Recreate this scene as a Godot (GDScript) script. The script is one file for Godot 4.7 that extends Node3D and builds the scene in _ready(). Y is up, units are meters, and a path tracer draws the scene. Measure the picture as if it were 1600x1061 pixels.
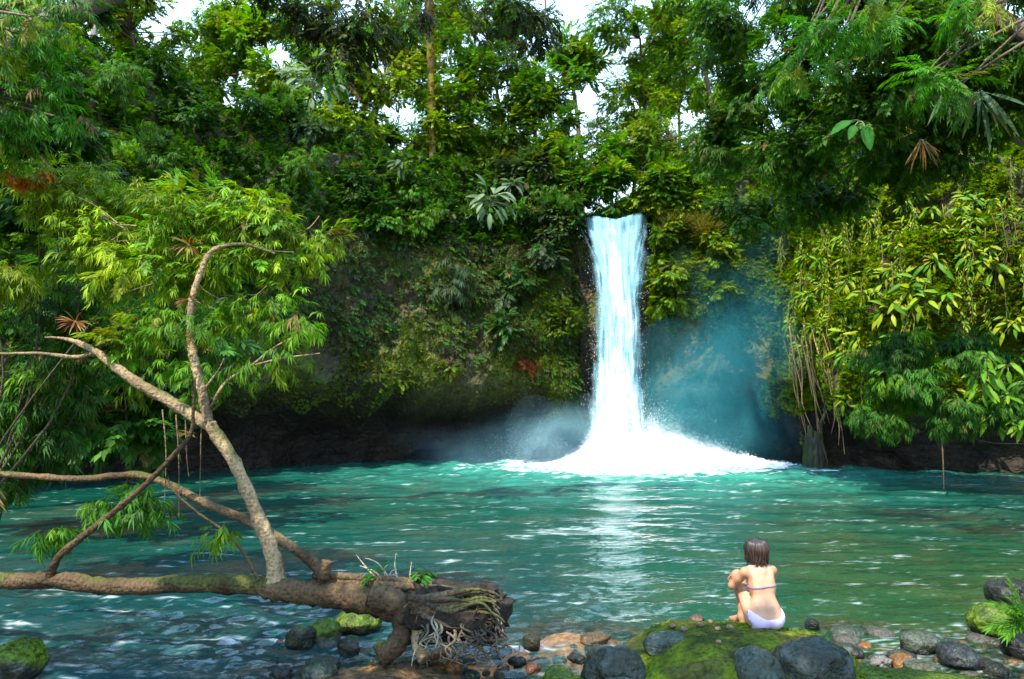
extends Node3D

# A jungle waterfall and its pool. Metres, y up, camera at the origin looking along -z.

const FPX := 1226.0
const EYE := Vector3(0, 2.5, 0)
const PITCH := 0.0891

var rng := RandomNumberGenerator.new()
var taken := {}
var n_big := FastNoiseLite.new()
var n_mid := FastNoiseLite.new()
var n_fine := FastNoiseLite.new()
var n_cell := FastNoiseLite.new()
var M := {}
var T := {}
var spheres := {}

# ------------------------------------------------------------------ mesh helper
class MB:
	var v := PackedVector3Array()
	var c := PackedColorArray()
	var uv := PackedVector2Array()
	var f := PackedInt32Array()
	func add(p: Vector3, col := Color.WHITE) -> int:
		v.append(p)
		c.append(col)
		return v.size() - 1
	func tri(a: int, b: int, d: int) -> void:
		f.append(a)
		f.append(b)
		f.append(d)
	func quad(a: int, b: int, d: int, e: int) -> void:
		tri(a, b, d)
		tri(a, d, e)
	func mesh(mat: Material, colored := true) -> ArrayMesh:
		var n := PackedVector3Array()
		n.resize(v.size())
		for i in range(0, f.size(), 3):
			var a := f[i]
			var b := f[i + 1]
			var d := f[i + 2]
			var k := (v[d] - v[a]).cross(v[b] - v[a])
			n[a] += k
			n[b] += k
			n[d] += k
		for i in n.size():
			n[i] = n[i].normalized() if n[i].length_squared() > 1e-20 else Vector3.UP
		if v.is_empty():
			print("empty mesh ", mat)
			return null
		var arr := []
		arr.resize(Mesh.ARRAY_MAX)
		arr[Mesh.ARRAY_VERTEX] = v
		arr[Mesh.ARRAY_NORMAL] = n
		if colored:
			for i in c.size():
				c[i] = Color(pow(maxf(c[i].r, 0.0), 0.4545), pow(maxf(c[i].g, 0.0), 0.4545), pow(maxf(c[i].b, 0.0), 0.4545), c[i].a)
			arr[Mesh.ARRAY_COLOR] = c
		if uv.size() == v.size():
			arr[Mesh.ARRAY_TEX_UV] = uv
		arr[Mesh.ARRAY_INDEX] = f
		var m := ArrayMesh.new()
		m.add_surface_from_arrays(Mesh.PRIMITIVE_TRIANGLES, arr)
		m.surface_set_material(0, mat)
		return m

# many copies of one small mesh (leaves, droplets): what nobody could count
class Spray:
	var b := PackedFloat32Array()
	var count := 0
	func put(p: Vector3, k: Basis, col: Color) -> void:
		col = Color(pow(maxf(col.r, 0.0), 0.4545), pow(maxf(col.g, 0.0), 0.4545), pow(maxf(col.b, 0.0), 0.4545), col.a)
		b.append_array(PackedFloat32Array([k.x.x, k.y.x, k.z.x, p.x, k.x.y, k.y.y, k.z.y, p.y, k.x.z, k.y.z, k.z.z, p.z, col.r, col.g, col.b, col.a]))
		count += 1

# ------------------------------------------------------------------ naming and tagging
func numbered(called: String) -> String:
	if not taken.has(called):
		taken[called] = 0
		return called
	taken[called] += 1
	return "%s_%03d" % [called, taken[called]]

func tag(o: Node, label: String, category: String, group := "", kind := "") -> void:
	o.set_meta("label", label)
	if category:
		o.set_meta("category", category)
	if group:
		o.set_meta("group", group)
	if kind:
		o.set_meta("kind", kind)

func thing(called: String, label: String, category: String, where := Vector3.ZERO, group := "") -> Node3D:
	var o := Node3D.new()
	o.name = numbered(called)
	add_child(o)
	o.position = where
	tag(o, label, category, group)
	return o

func part(called: String, m: Mesh, parent: Node, where := Transform3D(), kind := "") -> MeshInstance3D:
	var o := MeshInstance3D.new()
	o.name = called
	o.mesh = m
	o.transform = where
	parent.add_child(o, true)
	if kind:
		o.set_meta("kind", kind)
	return o

func single(called: String, m: Mesh, label: String, category: String, where := Vector3.ZERO, group := "", kind := "") -> MeshInstance3D:
	var o := MeshInstance3D.new()
	o.name = numbered(called)
	o.mesh = m
	o.position = where
	add_child(o)
	tag(o, label, category, group, kind)
	return o

func spray_node(called: String, s: Spray, m: Mesh, parent: Node, base := Vector3.ZERO) -> MultiMeshInstance3D:
	var mm := MultiMesh.new()
	mm.transform_format = MultiMesh.TRANSFORM_3D
	mm.use_colors = true
	mm.mesh = m
	mm.instance_count = s.count
	if base != Vector3.ZERO:
		for i in s.count:
			s.b[i * 16 + 3] -= base.x
			s.b[i * 16 + 7] -= base.y
			s.b[i * 16 + 11] -= base.z
	mm.buffer = s.b
	var o := MultiMeshInstance3D.new()
	o.name = called if parent != self else numbered(called)
	o.multimesh = mm
	parent.add_child(o, true)
	o.set_meta("kind", "stuff")
	return o

# ------------------------------------------------------------------ small maths
func at(px: float, py: float, d: float) -> Vector3:
	var y := -(py - 530.5) / FPX
	var wz := y * sin(PITCH) - cos(PITCH)
	return EYE + Vector3((px - 800.0) / FPX, y * cos(PITCH) + sin(PITCH), wz) * (d / -wz)

func at_y(px: float, py: float, h: float) -> Vector3:
	var q := at(px, py, 1.0) - EYE
	return EYE + q * ((h - EYE.y) / q.y)

func rr(a: float, b: float) -> float:
	return rng.randf_range(a, b)

func unit() -> Vector3:
	var z := rr(-1, 1)
	var a := rr(0, TAU)
	var r := sqrt(1 - z * z)
	return Vector3(r * cos(a), z, r * sin(a))

func facing(d: Vector3, up: Vector3) -> Basis:
	d = d.normalized()
	var x := d.cross(up)
	if x.length_squared() < 1e-5:
		x = d.cross(Vector3(0.3, 0.1, 0.9))
	x = x.normalized()
	return Basis(x, d, x.cross(d))

func lin(r: float, g: float, b: float) -> Color:
	return Color(r, g, b).linear_to_srgb()

func vary(c: Color, k: float, hue := 0.15) -> Color:
	var m := exp(rr(-k, k))
	return Color(c.r * m * exp(rr(-hue, hue)), c.g * m, c.b * m * exp(rr(-hue, hue)))

func smooth(points: Array, steps: int) -> PackedVector3Array:
	var out := PackedVector3Array()
	var n := points.size()
	for i in n - 1:
		var a: Vector3 = points[maxi(i - 1, 0)]
		var b: Vector3 = points[i]
		var c: Vector3 = points[i + 1]
		var d: Vector3 = points[mini(i + 2, n - 1)]
		for k in steps:
			out.append(b.cubic_interpolate(c, a, d, float(k) / steps))
	out.append(points[n - 1])
	return out

func smooth_f(vals: Array, steps: int) -> PackedFloat32Array:
	var out := PackedFloat32Array()
	for i in vals.size() - 1:
		for k in steps:
			out.append(lerpf(vals[i], vals[i + 1], float(k) / steps))
	out.append(vals[vals.size() - 1])
	return out

# a limb: a bent tapering tube with lumpy bark
func tube(mb: MB, points: Array, radii: Array, sides := 8, steps := 5, lump := 0.12, col := Color(0.2, 0.16, 0.1), moss := 0.0, moss_col := Color(0.05, 0.08, 0.012)) -> void:
	var p := smooth(points, steps)
	var r := smooth_f(radii, steps)
	var n := p.size()
	var side := Vector3.ZERO
	var first := mb.v.size()
	for i in n:
		var d := (p[mini(i + 1, n - 1)] - p[maxi(i - 1, 0)]).normalized()
		if side == Vector3.ZERO:
			side = d.cross(Vector3(0.2, 0.4, 0.9)).normalized()
		side = (side - d * side.dot(d)).normalized()
		var other := d.cross(side)
		for k in sides:
			var a := TAU * k / sides
			var q := side * cos(a) + other * sin(a)
			var w := p[i] + q * r[i]
			var g := n_fine.get_noise_3dv(w * 9.0 / maxf(r[i] * 8.0, 0.25))
			w = p[i] + q * r[i] * (1.0 + lump * g * 2.0)
			var t := 1.0 + 0.9 * n_mid.get_noise_3dv(w * 5.0)
			var cc := Color(col.r * t, col.g * t, col.b * t)
			if moss > 0.0:
				var s := clampf((q.y * 0.6 + n_mid.get_noise_3dv(w * 3.0) * 1.6 + moss * 1.6 - 0.9) * 2.5, 0, 1)
				cc = cc.lerp(moss_col, s)
			mb.add(w, cc)
	for i in n - 1:
		for k in sides:
			var a := first + i * sides + k
			var b := first + i * sides + (k + 1) % sides
			mb.quad(a, a + sides, b + sides, b)
	for e in [0, n - 1]:
		var mid := mb.add(p[e], col)
		for k in sides:
			var a: int = first + e * sides + k
			var b: int = first + e * sides + (k + 1) % sides
			if e == 0:
				mb.tri(mid, a, b)
			else:
				mb.tri(mid, b, a)

# one leaf of four faces, folded along its midrib and drooping
func leaf(mb: MB, base: Vector3, dir: Vector3, up: Vector3, length: float, width: float, droop: float, col: Color) -> void:
	dir = dir.normalized()
	var side := dir.cross(up).normalized()
	var u := side.cross(dir)
	var a := mb.add(base, col)
	var m := mb.add(base + dir * length * 0.45 - u * (droop * 0.2 * length + width * 0.12), col)
	var l := mb.add(base + dir * length * 0.42 - side * width * 0.5 - u * droop * 0.15 * length, col)
	var r := mb.add(base + dir * length * 0.42 + side * width * 0.5 - u * droop * 0.15 * length, col)
	var t := mb.add(base + dir * length - u * droop * length * 0.7, col)
	mb.tri(a, l, m)
	mb.tri(a, m, r)
	mb.tri(l, t, m)
	mb.tri(m, t, r)

# a twig along +y, its upper side towards +z
func twig(seed_: int, n: int, length: float, ll: float, lw: float, droop: float, spread: float, tip := true) -> ArrayMesh:
	rng.seed = seed_
	var mb := MB.new()
	for k in n:
		var t := (k + 0.6) / n
		var s := 1.0 if k % 2 == 0 else -1.0
		var a := spread * rr(0.7, 1.25) * (1.0 - 0.45 * t)
		var d := Vector3(sin(a) * s, cos(a), rr(-0.35, 0.25))
		var g := exp(rr(-0.7, 0.0))
		leaf(mb, Vector3(0, t * length, 0.02 * rr(-1, 1)), d, Vector3(rr(-0.4, 0.4), rr(-0.2, 0.2), 1), ll * rr(0.7, 1.15), lw * rr(0.8, 1.2), droop * rr(0.5, 1.3), Color(g * exp(rr(-0.2, 0.0)), g, g * 0.9))
	if tip:
		leaf(mb, Vector3(0, length * 0.95, 0), Vector3(0, 1, -0.1), Vector3(0, 0, 1), ll, lw, droop, Color.WHITE)
	var w := ll * 0.03
	var st := Color(0.9, 0.75, 0.6)
	var a0 := mb.add(Vector3(-w, 0, 0), st)
	var a1 := mb.add(Vector3(w, 0, 0), st)
	var a2 := mb.add(Vector3(0, length, 0), st)
	var a3 := mb.add(Vector3(0, 0, w * 1.7), st)
	mb.tri(a0, a2, a1)
	mb.tri(a1, a2, a3)
	mb.tri(a3, a2, a0)
	return mb.mesh(M.leaf)

# a whorl: leaves fanned round the end of a stem
func whorl(seed_: int, n: int, ll: float, lw: float, droop: float) -> ArrayMesh:
	rng.seed = seed_
	var mb := MB.new()
	for k in n:
		var a := TAU * (k + rr(-0.3, 0.3)) / n
		var e := rr(0.1, 0.9)
		var d := Vector3(cos(a) * cos(e * 0.6), sin(e * 0.9) * 0.9, sin(a) * cos(e * 0.6))
		var g := exp(rr(-0.6, 0.0))
		leaf(mb, Vector3(0, rr(-0.12, 0.05) * ll, 0), d, Vector3.UP, ll * rr(0.7, 1.15), lw * rr(0.85, 1.2), droop * rr(0.6, 1.4), Color(g, g, g))
	return mb.mesh(M.leaf)

# large leaf, pointed, arched and folded, along +y, upper side +z
func big_leaf(length: float, width: float, arch: float, fold: float, wav: float, col: Color, mat: Material, stalk := 0.0) -> ArrayMesh:
	var mb := MB.new()
	var n := 8
	for i in n + 1:
		var t := float(i) / n
		var w := width * 0.5 * pow(sin(PI * pow(t * 0.96 + 0.02, 0.75)), 0.85)
		var b := arch * t * t
		var y := length * t * (1.0 - 0.35 * arch * t)
		var z := -length * b * 0.55
		var q := sin(t * 23.0) * wav * width
		var k := 0.8 + 0.35 * absf(sin(t * 31.0))
		mb.add(Vector3(-w, y, z + fold * w + q), col * k)
		mb.add(Vector3(0, y, z), col * 1.35)
		mb.add(Vector3(w, y, z + fold * w - q), col * k)
	for i in n:
		var a := i * 3
		mb.quad(a, a + 3, a + 4, a + 1)
		mb.quad(a + 1, a + 4, a + 5, a + 2)
	if stalk > 0.0:
		var s := length * 0.022
		var e := [mb.add(Vector3(-s, 0, 0), col), mb.add(Vector3(s, 0, 0), col), mb.add(Vector3(0, 0, -s * 2), col), mb.add(Vector3(0, -stalk, -stalk * 0.15), col)]
		mb.tri(e[0], e[3], e[1])
		mb.tri(e[1], e[3], e[2])
		mb.tri(e[2], e[3], e[0])
	return mb.mesh(mat)

# ------------------------------------------------------------------ stones
func sphere(level: int) -> Array:
	if spheres.has(level):
		return spheres[level]
	var t := (1.0 + sqrt(5.0)) / 2.0
	var v: Array = []
	for q in [[-1, t, 0], [1, t, 0], [-1, -t, 0], [1, -t, 0], [0, -1, t], [0, 1, t], [0, -1, -t], [0, 1, -t], [t, 0, -1], [t, 0, 1], [-t, 0, -1], [-t, 0, 1]]:
		v.append(Vector3(q[0], q[1], q[2]).normalized())
	var f: Array = [0, 11, 5, 0, 5, 1, 0, 1, 7, 0, 7, 10, 0, 10, 11, 1, 5, 9, 5, 11, 4, 11, 10, 2, 10, 7, 6, 7, 1, 8, 3, 9, 4, 3, 4, 2, 3, 2, 6, 3, 6, 8, 3, 8, 9, 4, 9, 5, 2, 4, 11, 6, 2, 10, 8, 6, 7, 9, 8, 1]
	for l in level:
		var mids := {}
		var g: Array = []
		for i in range(0, f.size(), 3):
			var m: Array = []
			for e in [[f[i], f[i + 1]], [f[i + 1], f[i + 2]], [f[i + 2], f[i]]]:
				var key: int = mini(e[0], e[1]) * 1000000 + maxi(e[0], e[1])
				if not mids.has(key):
					mids[key] = v.size()
					v.append(((v[e[0]] + v[e[1]]) as Vector3).normalized())
				m.append(mids[key])
			g.append_array([f[i], m[0], m[2], f[i + 1], m[1], m[0], f[i + 2], m[2], m[1], m[0], m[1], m[2]])
		f = g
	spheres[level] = [v, f]
	return spheres[level]

func rock_mesh(size: Vector3, seed_: int, level: int, col: Color, moss := 0.0, rough := 0.16, mat: Material = null, angular := 0.0, moss_col := Color(0.075, 0.125, 0.008)) -> ArrayMesh:
	var s := sphere(level)
	var mb := MB.new()
	var o := Vector3(seed_ * 7.31, seed_ * 3.17, seed_ * 1.93)
	var big := maxf(size.x, size.z)
	for q: Vector3 in s[0]:
		var k := 1.0 + rough * 1.6 * n_big.get_noise_3dv((q * 0.9 + o) * 10.0) + rough * 0.55 * n_mid.get_noise_3dv((q + o) * 5.0)
		if angular > 0.0:
			k *= 1.0 - angular * absf(n_cell.get_noise_3dv((q * 1.3 + o) * 3.0))
		var p := Vector3(signf(q.x) * pow(absf(q.x), 0.85), signf(q.y) * pow(absf(q.y), 0.75), q.z) * k * size
		p += q * 0.02 * n_fine.get_noise_3dv((p + o) * 6.0)
		var g := 1.0 + 0.55 * n_mid.get_noise_3dv(p * 4.0 + o) + 0.5 * n_fine.get_noise_3dv(p * 7.0 + o)
		var cc := Color(col.r * g, col.g * g, col.b * g)
		var pale := clampf(n_fine.get_noise_3dv(p * 3.0 - o) * 3.0 - 0.9, 0, 1) * 0.35
		var stain := clampf(n_mid.get_noise_3dv(p * 5.0 + o * 2.0) * 2.5 - 0.1, 0, 1) * 0.6
		cc = cc.lerp(Color(0.05, 0.045, 0.02), stain).lerp(Color(0.16, 0.19, 0.18), pale)
		if moss > 0.0:
			var ms := clampf((q.y * 1.1 - 0.35 + n_mid.get_noise_3dv(p * 2.2 + o) * 1.0 + (moss - 0.5) * 1.8) * 3.0, 0, 1)
			var mg := 1.0 + 0.9 * n_fine.get_noise_3dv(p * 8.0) + 0.6 * n_mid.get_noise_3dv(p * 3.0)
			cc = cc.lerp(Color(moss_col.r * mg, moss_col.g * mg, moss_col.b * mg), ms)
			p += q * ms * 0.02 * (1.0 + n_fine.get_noise_3dv(p * 14.0))
		mb.add(p, cc)
	for i in range(0, s[1].size(), 3):
		mb.tri(s[1][i], s[1][i + 2], s[1][i + 1])
	return mb.mesh(mat if mat else M.rock)

# ------------------------------------------------------------------ materials
func noise_tex(seed_: int, freq: float, octaves: int, ramp: Array, normal := false, strength := 8.0, size := 512, kind := FastNoiseLite.TYPE_SIMPLEX_SMOOTH) -> NoiseTexture2D:
	var n := FastNoiseLite.new()
	n.seed = seed_
	n.noise_type = kind
	n.frequency = freq
	n.fractal_octaves = octaves
	var t := NoiseTexture2D.new()
	t.width = size
	t.height = size
	t.seamless = true
	t.as_normal_map = normal
	t.bump_strength = strength
	if ramp.size():
		var g := Gradient.new()
		g.offsets = PackedFloat32Array(ramp.map(func(x): return x[0]))
		g.colors = PackedColorArray(ramp.map(func(x): return x[1]))
		t.color_ramp = g
	t.noise = n
	return t

func surf(rough: float, spec := 0.5, vertex := true) -> StandardMaterial3D:
	var m := StandardMaterial3D.new()
	m.roughness = rough
	m.metallic_specular = spec
	m.vertex_color_use_as_albedo = vertex
	m.vertex_color_is_srgb = vertex
	return m

func triplanar(m: StandardMaterial3D, scale_: float, world := true) -> void:
	m.uv1_triplanar = true
	m.uv1_world_triplanar = world
	m.uv1_scale = Vector3.ONE * scale_

func materials() -> void:
	var gray := func(x): return Color(x, x, x)
	T.grain = noise_tex(3, 0.02, 5, [[0.0, gray.call(0.45)], [0.45, gray.call(0.85)], [0.7, gray.call(1.0)], [1.0, gray.call(0.7)]])
	T.bump = noise_tex(5, 0.015, 6, [])
	T.crack = noise_tex(9, 0.012, 4, [], false, 8.0, 512, FastNoiseLite.TYPE_CELLULAR)
	T.ripple = noise_tex(11, 0.018, 4, [], true, 5.0)
	M.leaf = surf(0.5, 0.32)
	M.leaf.backlight_enabled = true
	M.leaf.backlight = Color(0.95, 1.0, 0.3)
	M.dull_leaf = surf(0.8, 0.25)
	M.dull_leaf.backlight_enabled = true
	M.dull_leaf.backlight = Color(0.4, 0.4, 0.2)
	M.rock = surf(0.34, 0.3)
	M.rock.albedo_texture = T.grain
	M.rock.heightmap_enabled = true
	M.rock.heightmap_texture = T.bump
	M.rock.heightmap_scale = 1.8
	triplanar(M.rock, 2.6)
	M.cliff = surf(0.75, 0.4)
	M.cliff.albedo_texture = T.grain
	M.cliff.heightmap_enabled = true
	M.cliff.heightmap_texture = T.bump
	M.cliff.heightmap_scale = 14.0
	triplanar(M.cliff, 0.45)
	M.bark = surf(0.8, 0.3)
	M.bark.albedo_texture = T.grain
	M.bark.heightmap_enabled = true
	M.bark.heightmap_texture = T.bump
	M.bark.heightmap_scale = 2.0
	triplanar(M.bark, 2.2)
	M.bed = surf(0.6, 0.4)
	M.bed.albedo_texture = T.grain
	M.bed.heightmap_enabled = true
	M.bed.heightmap_texture = T.bump
	M.bed.heightmap_scale = 4.0
	triplanar(M.bed, 0.9)
	M.moss = surf(0.95, 0.15)
	var white := Image.create(4, 4, false, Image.FORMAT_RGBA8)
	white.fill(Color.WHITE)
	T.white = ImageTexture.create_from_image(white)
	M.water = surf(0.07, 0.5)
	M.water.albedo_texture = T.white
	M.water.transparency = BaseMaterial3D.TRANSPARENCY_ALPHA
	M.water.normal_enabled = true
	M.water.normal_texture = T.ripple
	M.water.normal_scale = 0.24
	triplanar(M.water, 0.55)
	M.foam = surf(0.6, 0.3)
	M.foam.albedo_texture = T.white
	M.foam.transparency = BaseMaterial3D.TRANSPARENCY_ALPHA
	M.skin = surf(0.5, 0.4)
	M.skin.subsurf_scatter_enabled = true
	M.skin.subsurf_scatter_strength = 0.12
	M.hair = surf(0.38, 0.5)
	M.cloth = surf(0.75, 0.3)
	M.plain = surf(0.5, 0.5)
	M.moss_rock = surf(0.85, 0.25)
	M.moss_rock.albedo_texture = T.grain
	M.moss_rock.heightmap_enabled = true
	M.moss_rock.heightmap_texture = T.bump
	M.moss_rock.heightmap_scale = 3.0
	triplanar(M.moss_rock, 1.6)
	M.fern = M.leaf.duplicate()
	M.fern.albedo_color = lin(0.1, 0.28, 0.015)

# ------------------------------------------------------------------ cliff
# plan nodes: x, z, undercut depth, undercut height, face height, slope back, top height
const CLIFF := [
	[-34, 4, 1.0, 2.0, 8.0, 0.5, 15.0], [-30, -7, 1.0, 2.0, 8.0, 0.5, 15.0], [-21, -17, 1.4, 2.2, 9.0, 0.6, 16.0], [-14.3, -25, 1.8, 2.5, 9.6, 0.55, 16.2],
	[-10.4, -30.5, 2.0, 2.6, 10.0, 0.5, 16.0], [-6, -35, 2.0, 2.7, 10.4, 0.45, 15.4], [-0.6, -37.5, 1.9, 2.8, 10.8, 0.45, 14.8], [2.4, -37.7, 1.7, 2.6, 11.2, 0.35, 13.8],
	[3.4, -38.9, 0.9, 2.0, 12.0, 0.1, 12.25], [6.9, -39.2, 0.6, 2.0, 12.0, 0.1, 12.2], [7.7, -38.0, 0.5, 1.5, 10.5, 0.3, 13.0], [10.2, -37.8, 0.5, 1.5, 11.0, 0.35, 15.0],
	[12.2, -37.9, 0.5, 1.5, 11.0, 0.35, 16.5], [13.5, -35.2, 0.7, 1.4, 11.5, 0.35, 17.5], [15.9, -31.9, 0.9, 1.4, 12.0, 0.35, 18.0], [19.6, -29, 0.9, 1.4, 12.0, 0.35, 18.0],
	[26, -22, 0.9, 1.4, 11.0, 0.35, 17.0], [30, -10, 0.9, 1.7, 10.0, 0.35, 16.0], [33, 4, 0.9, 1.7, 10.0, 0.35, 16.0]]

func cliff_row(s: float) -> PackedFloat32Array:
	var u := clampf(s, 0, 0.99999) * (CLIFF.size() - 1)
	var i := int(u)
	var t := u - i
	var out := PackedFloat32Array()
	for k in 7:
		out.append(cubic_interpolate(CLIFF[i][k], CLIFF[i + 1][k], CLIFF[maxi(i - 1, 0)][k], CLIFF[mini(i + 2, CLIFF.size() - 1)][k], t))
	return out

func cliff_at(s: float, t: float) -> Vector3:
	var r := cliff_row(s)
	r[3] += 0.9 * n_big.get_noise_2d(r[0] * 7.0, r[1] * 7.0) + 0.5 * n_mid.get_noise_2d(r[0] * 1.5, r[1] * 1.5)
	if s < 0.44:
		r[2] += 1.0
	var a := cliff_row(s - 0.004)
	var b := cliff_row(s + 0.004)
	var tx := b[0] - a[0]
	var tz := b[1] - a[1]
	var l := sqrt(tx * tx + tz * tz) + 1e-6
	var n := Vector3(-tz / l, 0, tx / l)
	var y := 0.0
	var o := 0.0
	if t < 0.14:
		var k := t / 0.14
		y = lerpf(-1.8, r[3] * 0.45, k)
		o = -r[2]
	elif t < 0.26:
		var k := (t - 0.14) / 0.12
		y = lerpf(r[3] * 0.45, r[3] + 1.4, k)
		o = lerpf(-r[2], 0.3, smoothstep(0, 1, k))
	elif t < 0.6:
		var k := (t - 0.26) / 0.34
		y = lerpf(r[3] + 1.4, r[4], k)
		o = lerpf(0.3, -0.35, k)
	elif t < 0.84:
		var k := (t - 0.6) / 0.24
		y = lerpf(r[4], r[6], k)
		o = -0.35 - (r[6] - r[4]) * r[5] * k
	else:
		var k := (t - 0.84) / 0.16
		y = r[6] + k * 2.0
		o = -0.35 - (r[6] - r[4]) * r[5] - k * 26.0
	var p := Vector3(r[0], y, r[1]) + n * o
	var amp := 1.0 if t < 0.84 else 0.5
	var ledge := sin(y * 2.3 + 2.0 * n_big.get_noise_3d(p.x * 2, 0, p.z * 2)) * 0.12
	var d := n_big.get_noise_3dv(p * 2.2) * 1.3 + n_mid.get_noise_3dv(p * 1.1) * 0.75 + n_fine.get_noise_3dv(p * 1.3) * 0.3 + n_fine.get_noise_3dv(p * 3.5) * 0.1 + ledge
	if s > 0.44 and s < 0.5:
		d *= 0.35
	p += (n * 0.9 + Vector3(0, 0.25, 0)) * d * amp
	return p

func build_cliff() -> void:
	var mb := MB.new()
	var ns := 560
	var nt := 150
	for i in ns + 1:
		for j in nt + 1:
			var s := float(i) / ns
			var t := float(j) / nt
			var p := cliff_at(s, t)
			var g := 1.0 + 0.7 * n_mid.get_noise_3dv(p * 1.2) + 0.5 * n_fine.get_noise_3dv(p * 2.0)
			var rock := Color(0.032, 0.024, 0.013).lerp(Color(0.075, 0.05, 0.026), clampf(n_big.get_noise_3dv(p * 5.0) + 0.5, 0, 1)) * g
			var moss := clampf(n_mid.get_noise_3dv(p * 0.8 + Vector3(9, 4, 1)) * 2.4 + 0.55 + n_fine.get_noise_3dv(p * 3.0) * 0.9, 0, 1)
			moss *= smoothstep(2.0, 3.6, p.y)
			var mc := Color(0.055, 0.07, 0.01).lerp(Color(0.1, 0.12, 0.01), clampf(n_big.get_noise_3dv(p * 4.0) * 1.6 + 0.3, 0, 1)) * (1.0 + 0.7 * n_fine.get_noise_3dv(p * 4.0))
			var soil := smoothstep(0.6, 0.8, t)
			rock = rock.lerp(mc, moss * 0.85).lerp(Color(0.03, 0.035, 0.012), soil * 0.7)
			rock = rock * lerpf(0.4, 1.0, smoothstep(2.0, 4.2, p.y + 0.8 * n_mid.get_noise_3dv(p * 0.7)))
			rock.a = 1.0
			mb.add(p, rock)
	for i in ns:
		for j in nt:
			var a := i * (nt + 1) + j
			mb.quad(a, a + 1, a + nt + 2, a + nt + 1)
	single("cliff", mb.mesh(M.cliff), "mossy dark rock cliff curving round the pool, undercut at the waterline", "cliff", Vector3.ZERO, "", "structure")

# ------------------------------------------------------------------ pool bed and water
func bed_height(x: float, z: float) -> float:
	var d := -z
	var shore := 6.6 + 0.12 * x + n_big.get_noise_2d(x * 6, z * 6) * 1.0
	if x < 0.4:
		shore = 6.6 - smoothstep(0.4, -1.5, x) * 1.6 + n_big.get_noise_2d(x * 6, z * 6) * 0.8
	var h := 0.0
	if d < shore:
		h = (shore - d) * 0.16 - 0.1
	else:
		h = -0.1 - (d - shore) * 0.09 - pow(maxf(d - shore - 1.2, 0.0), 1.3) * 0.16
	# the gravel island that carries the root plate
	var e := Vector2((x + 1.25) / 1.35, (d - 7.5) / 0.75).length()
	h = maxf(h, lerpf(0.06, -0.5, smoothstep(0.35, 1.5, e)))
	# a pale orange bar left of the boulder
	var e2 := Vector2((x - 0.75) / 1.1, (d - 9.1) / 0.7).length()
	h = maxf(h, lerpf(-0.05, -0.7, smoothstep(0.2, 1.5, e2)))
	var e3 := Vector2((x - 3.9) / 0.6, (d - 9.3) / 0.45).length()
	h = maxf(h, lerpf(-0.1, -0.6, smoothstep(0.2, 1.4, e3)))
	h = maxf(h, -3.0)
	if d < 4.0:
		h = minf(h, 0.9)
	return h + n_mid.get_noise_2d(x * 3, z * 3) * 0.06 + n_fine.get_noise_2d(x * 4, z * 4) * 0.025

func build_bed() -> void:
	var mb := MB.new()
	var rows := []
	var z := 14.0
	while z > -46.0:
		rows.append(z)
		z -= 0.07 if z < -4.0 and z > -13.0 else 0.6
	var nx := 320
	for q in rows:
		for k in nx + 1:
			var x := (2.0 * k / nx - 1.0)
			x = 42.0 * (x * 0.11 + x * x * x * 0.89)
			var h := bed_height(x, q)
			var p := Vector3(x, h, q)
			var g := 1.0 + 0.8 * n_mid.get_noise_3dv(p * 3.0) + 0.7 * n_fine.get_noise_3dv(p * 6.0)
			var c := Color(0.075, 0.06, 0.035).lerp(Color(0.23, 0.12, 0.04), clampf(n_mid.get_noise_3dv(p * 1.3 + Vector3(3, 0, 8)) * 1.5 + 0.25, 0, 1))
			var e2 := Vector2((x - 0.75) / 1.2, (-q - 9.1) / 0.8).length()
			c = c.lerp(Color(0.42, 0.2, 0.07), 1.0 - smoothstep(0.3, 1.3, e2))
			var e3 := Vector2((x - 3.9) / 0.7, (-q - 9.3) / 0.5).length()
			c = c.lerp(Color(0.3, 0.2, 0.07), 1.0 - smoothstep(0.4, 1.2, e3))
			c = c * g
			c.a = 1.0
			mb.add(p, c)
	for i in rows.size() - 1:
		for k in nx:
			var a := i * (nx + 1) + k
			mb.quad(a, a + nx + 1, a + nx + 2, a + 1)
	single("riverbed", mb.mesh(M.bed), "stony brown riverbed under and beside the pool", "riverbed", Vector3.ZERO, "", "structure")

func wave(x: float, z: float) -> float:
	var d := -z
	var from_fall := Vector2(x - 5.2, z + 37.0).length()
	var near := 1.0 - smoothstep(9.0, 15.0, d)
	var chop := 0.026 + 0.1 * (1.0 - smoothstep(4.0, 16.0, from_fall))
	var h := chop * n_mid.get_noise_2d(x * 2.2 + z * 0.5, z * 4.2)
	h += 0.03 * n_big.get_noise_2d(x * 6.0 - z * 1.5, z * 15.0)
	h += 0.012 * n_fine.get_noise_2d(x * 4.0 + z, z * 8.0)
	var left := 1.0 - smoothstep(-0.5, 2.2, x)
	h += near * (0.25 + 0.75 * left) * (0.055 * n_mid.get_noise_2d(x * 4.5 + z * 2.5 + 50, z * 7.0 - x * 1.5) + 0.014 * n_fine.get_noise_2d(x * 5 + 2.0 * z, z * 7))
	h += 0.06 * (1.0 - smoothstep(6.0, 26.0, from_fall)) * sin(from_fall * 2.6 + 2.0 * n_mid.get_noise_2d(x, z))
	return h

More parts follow.
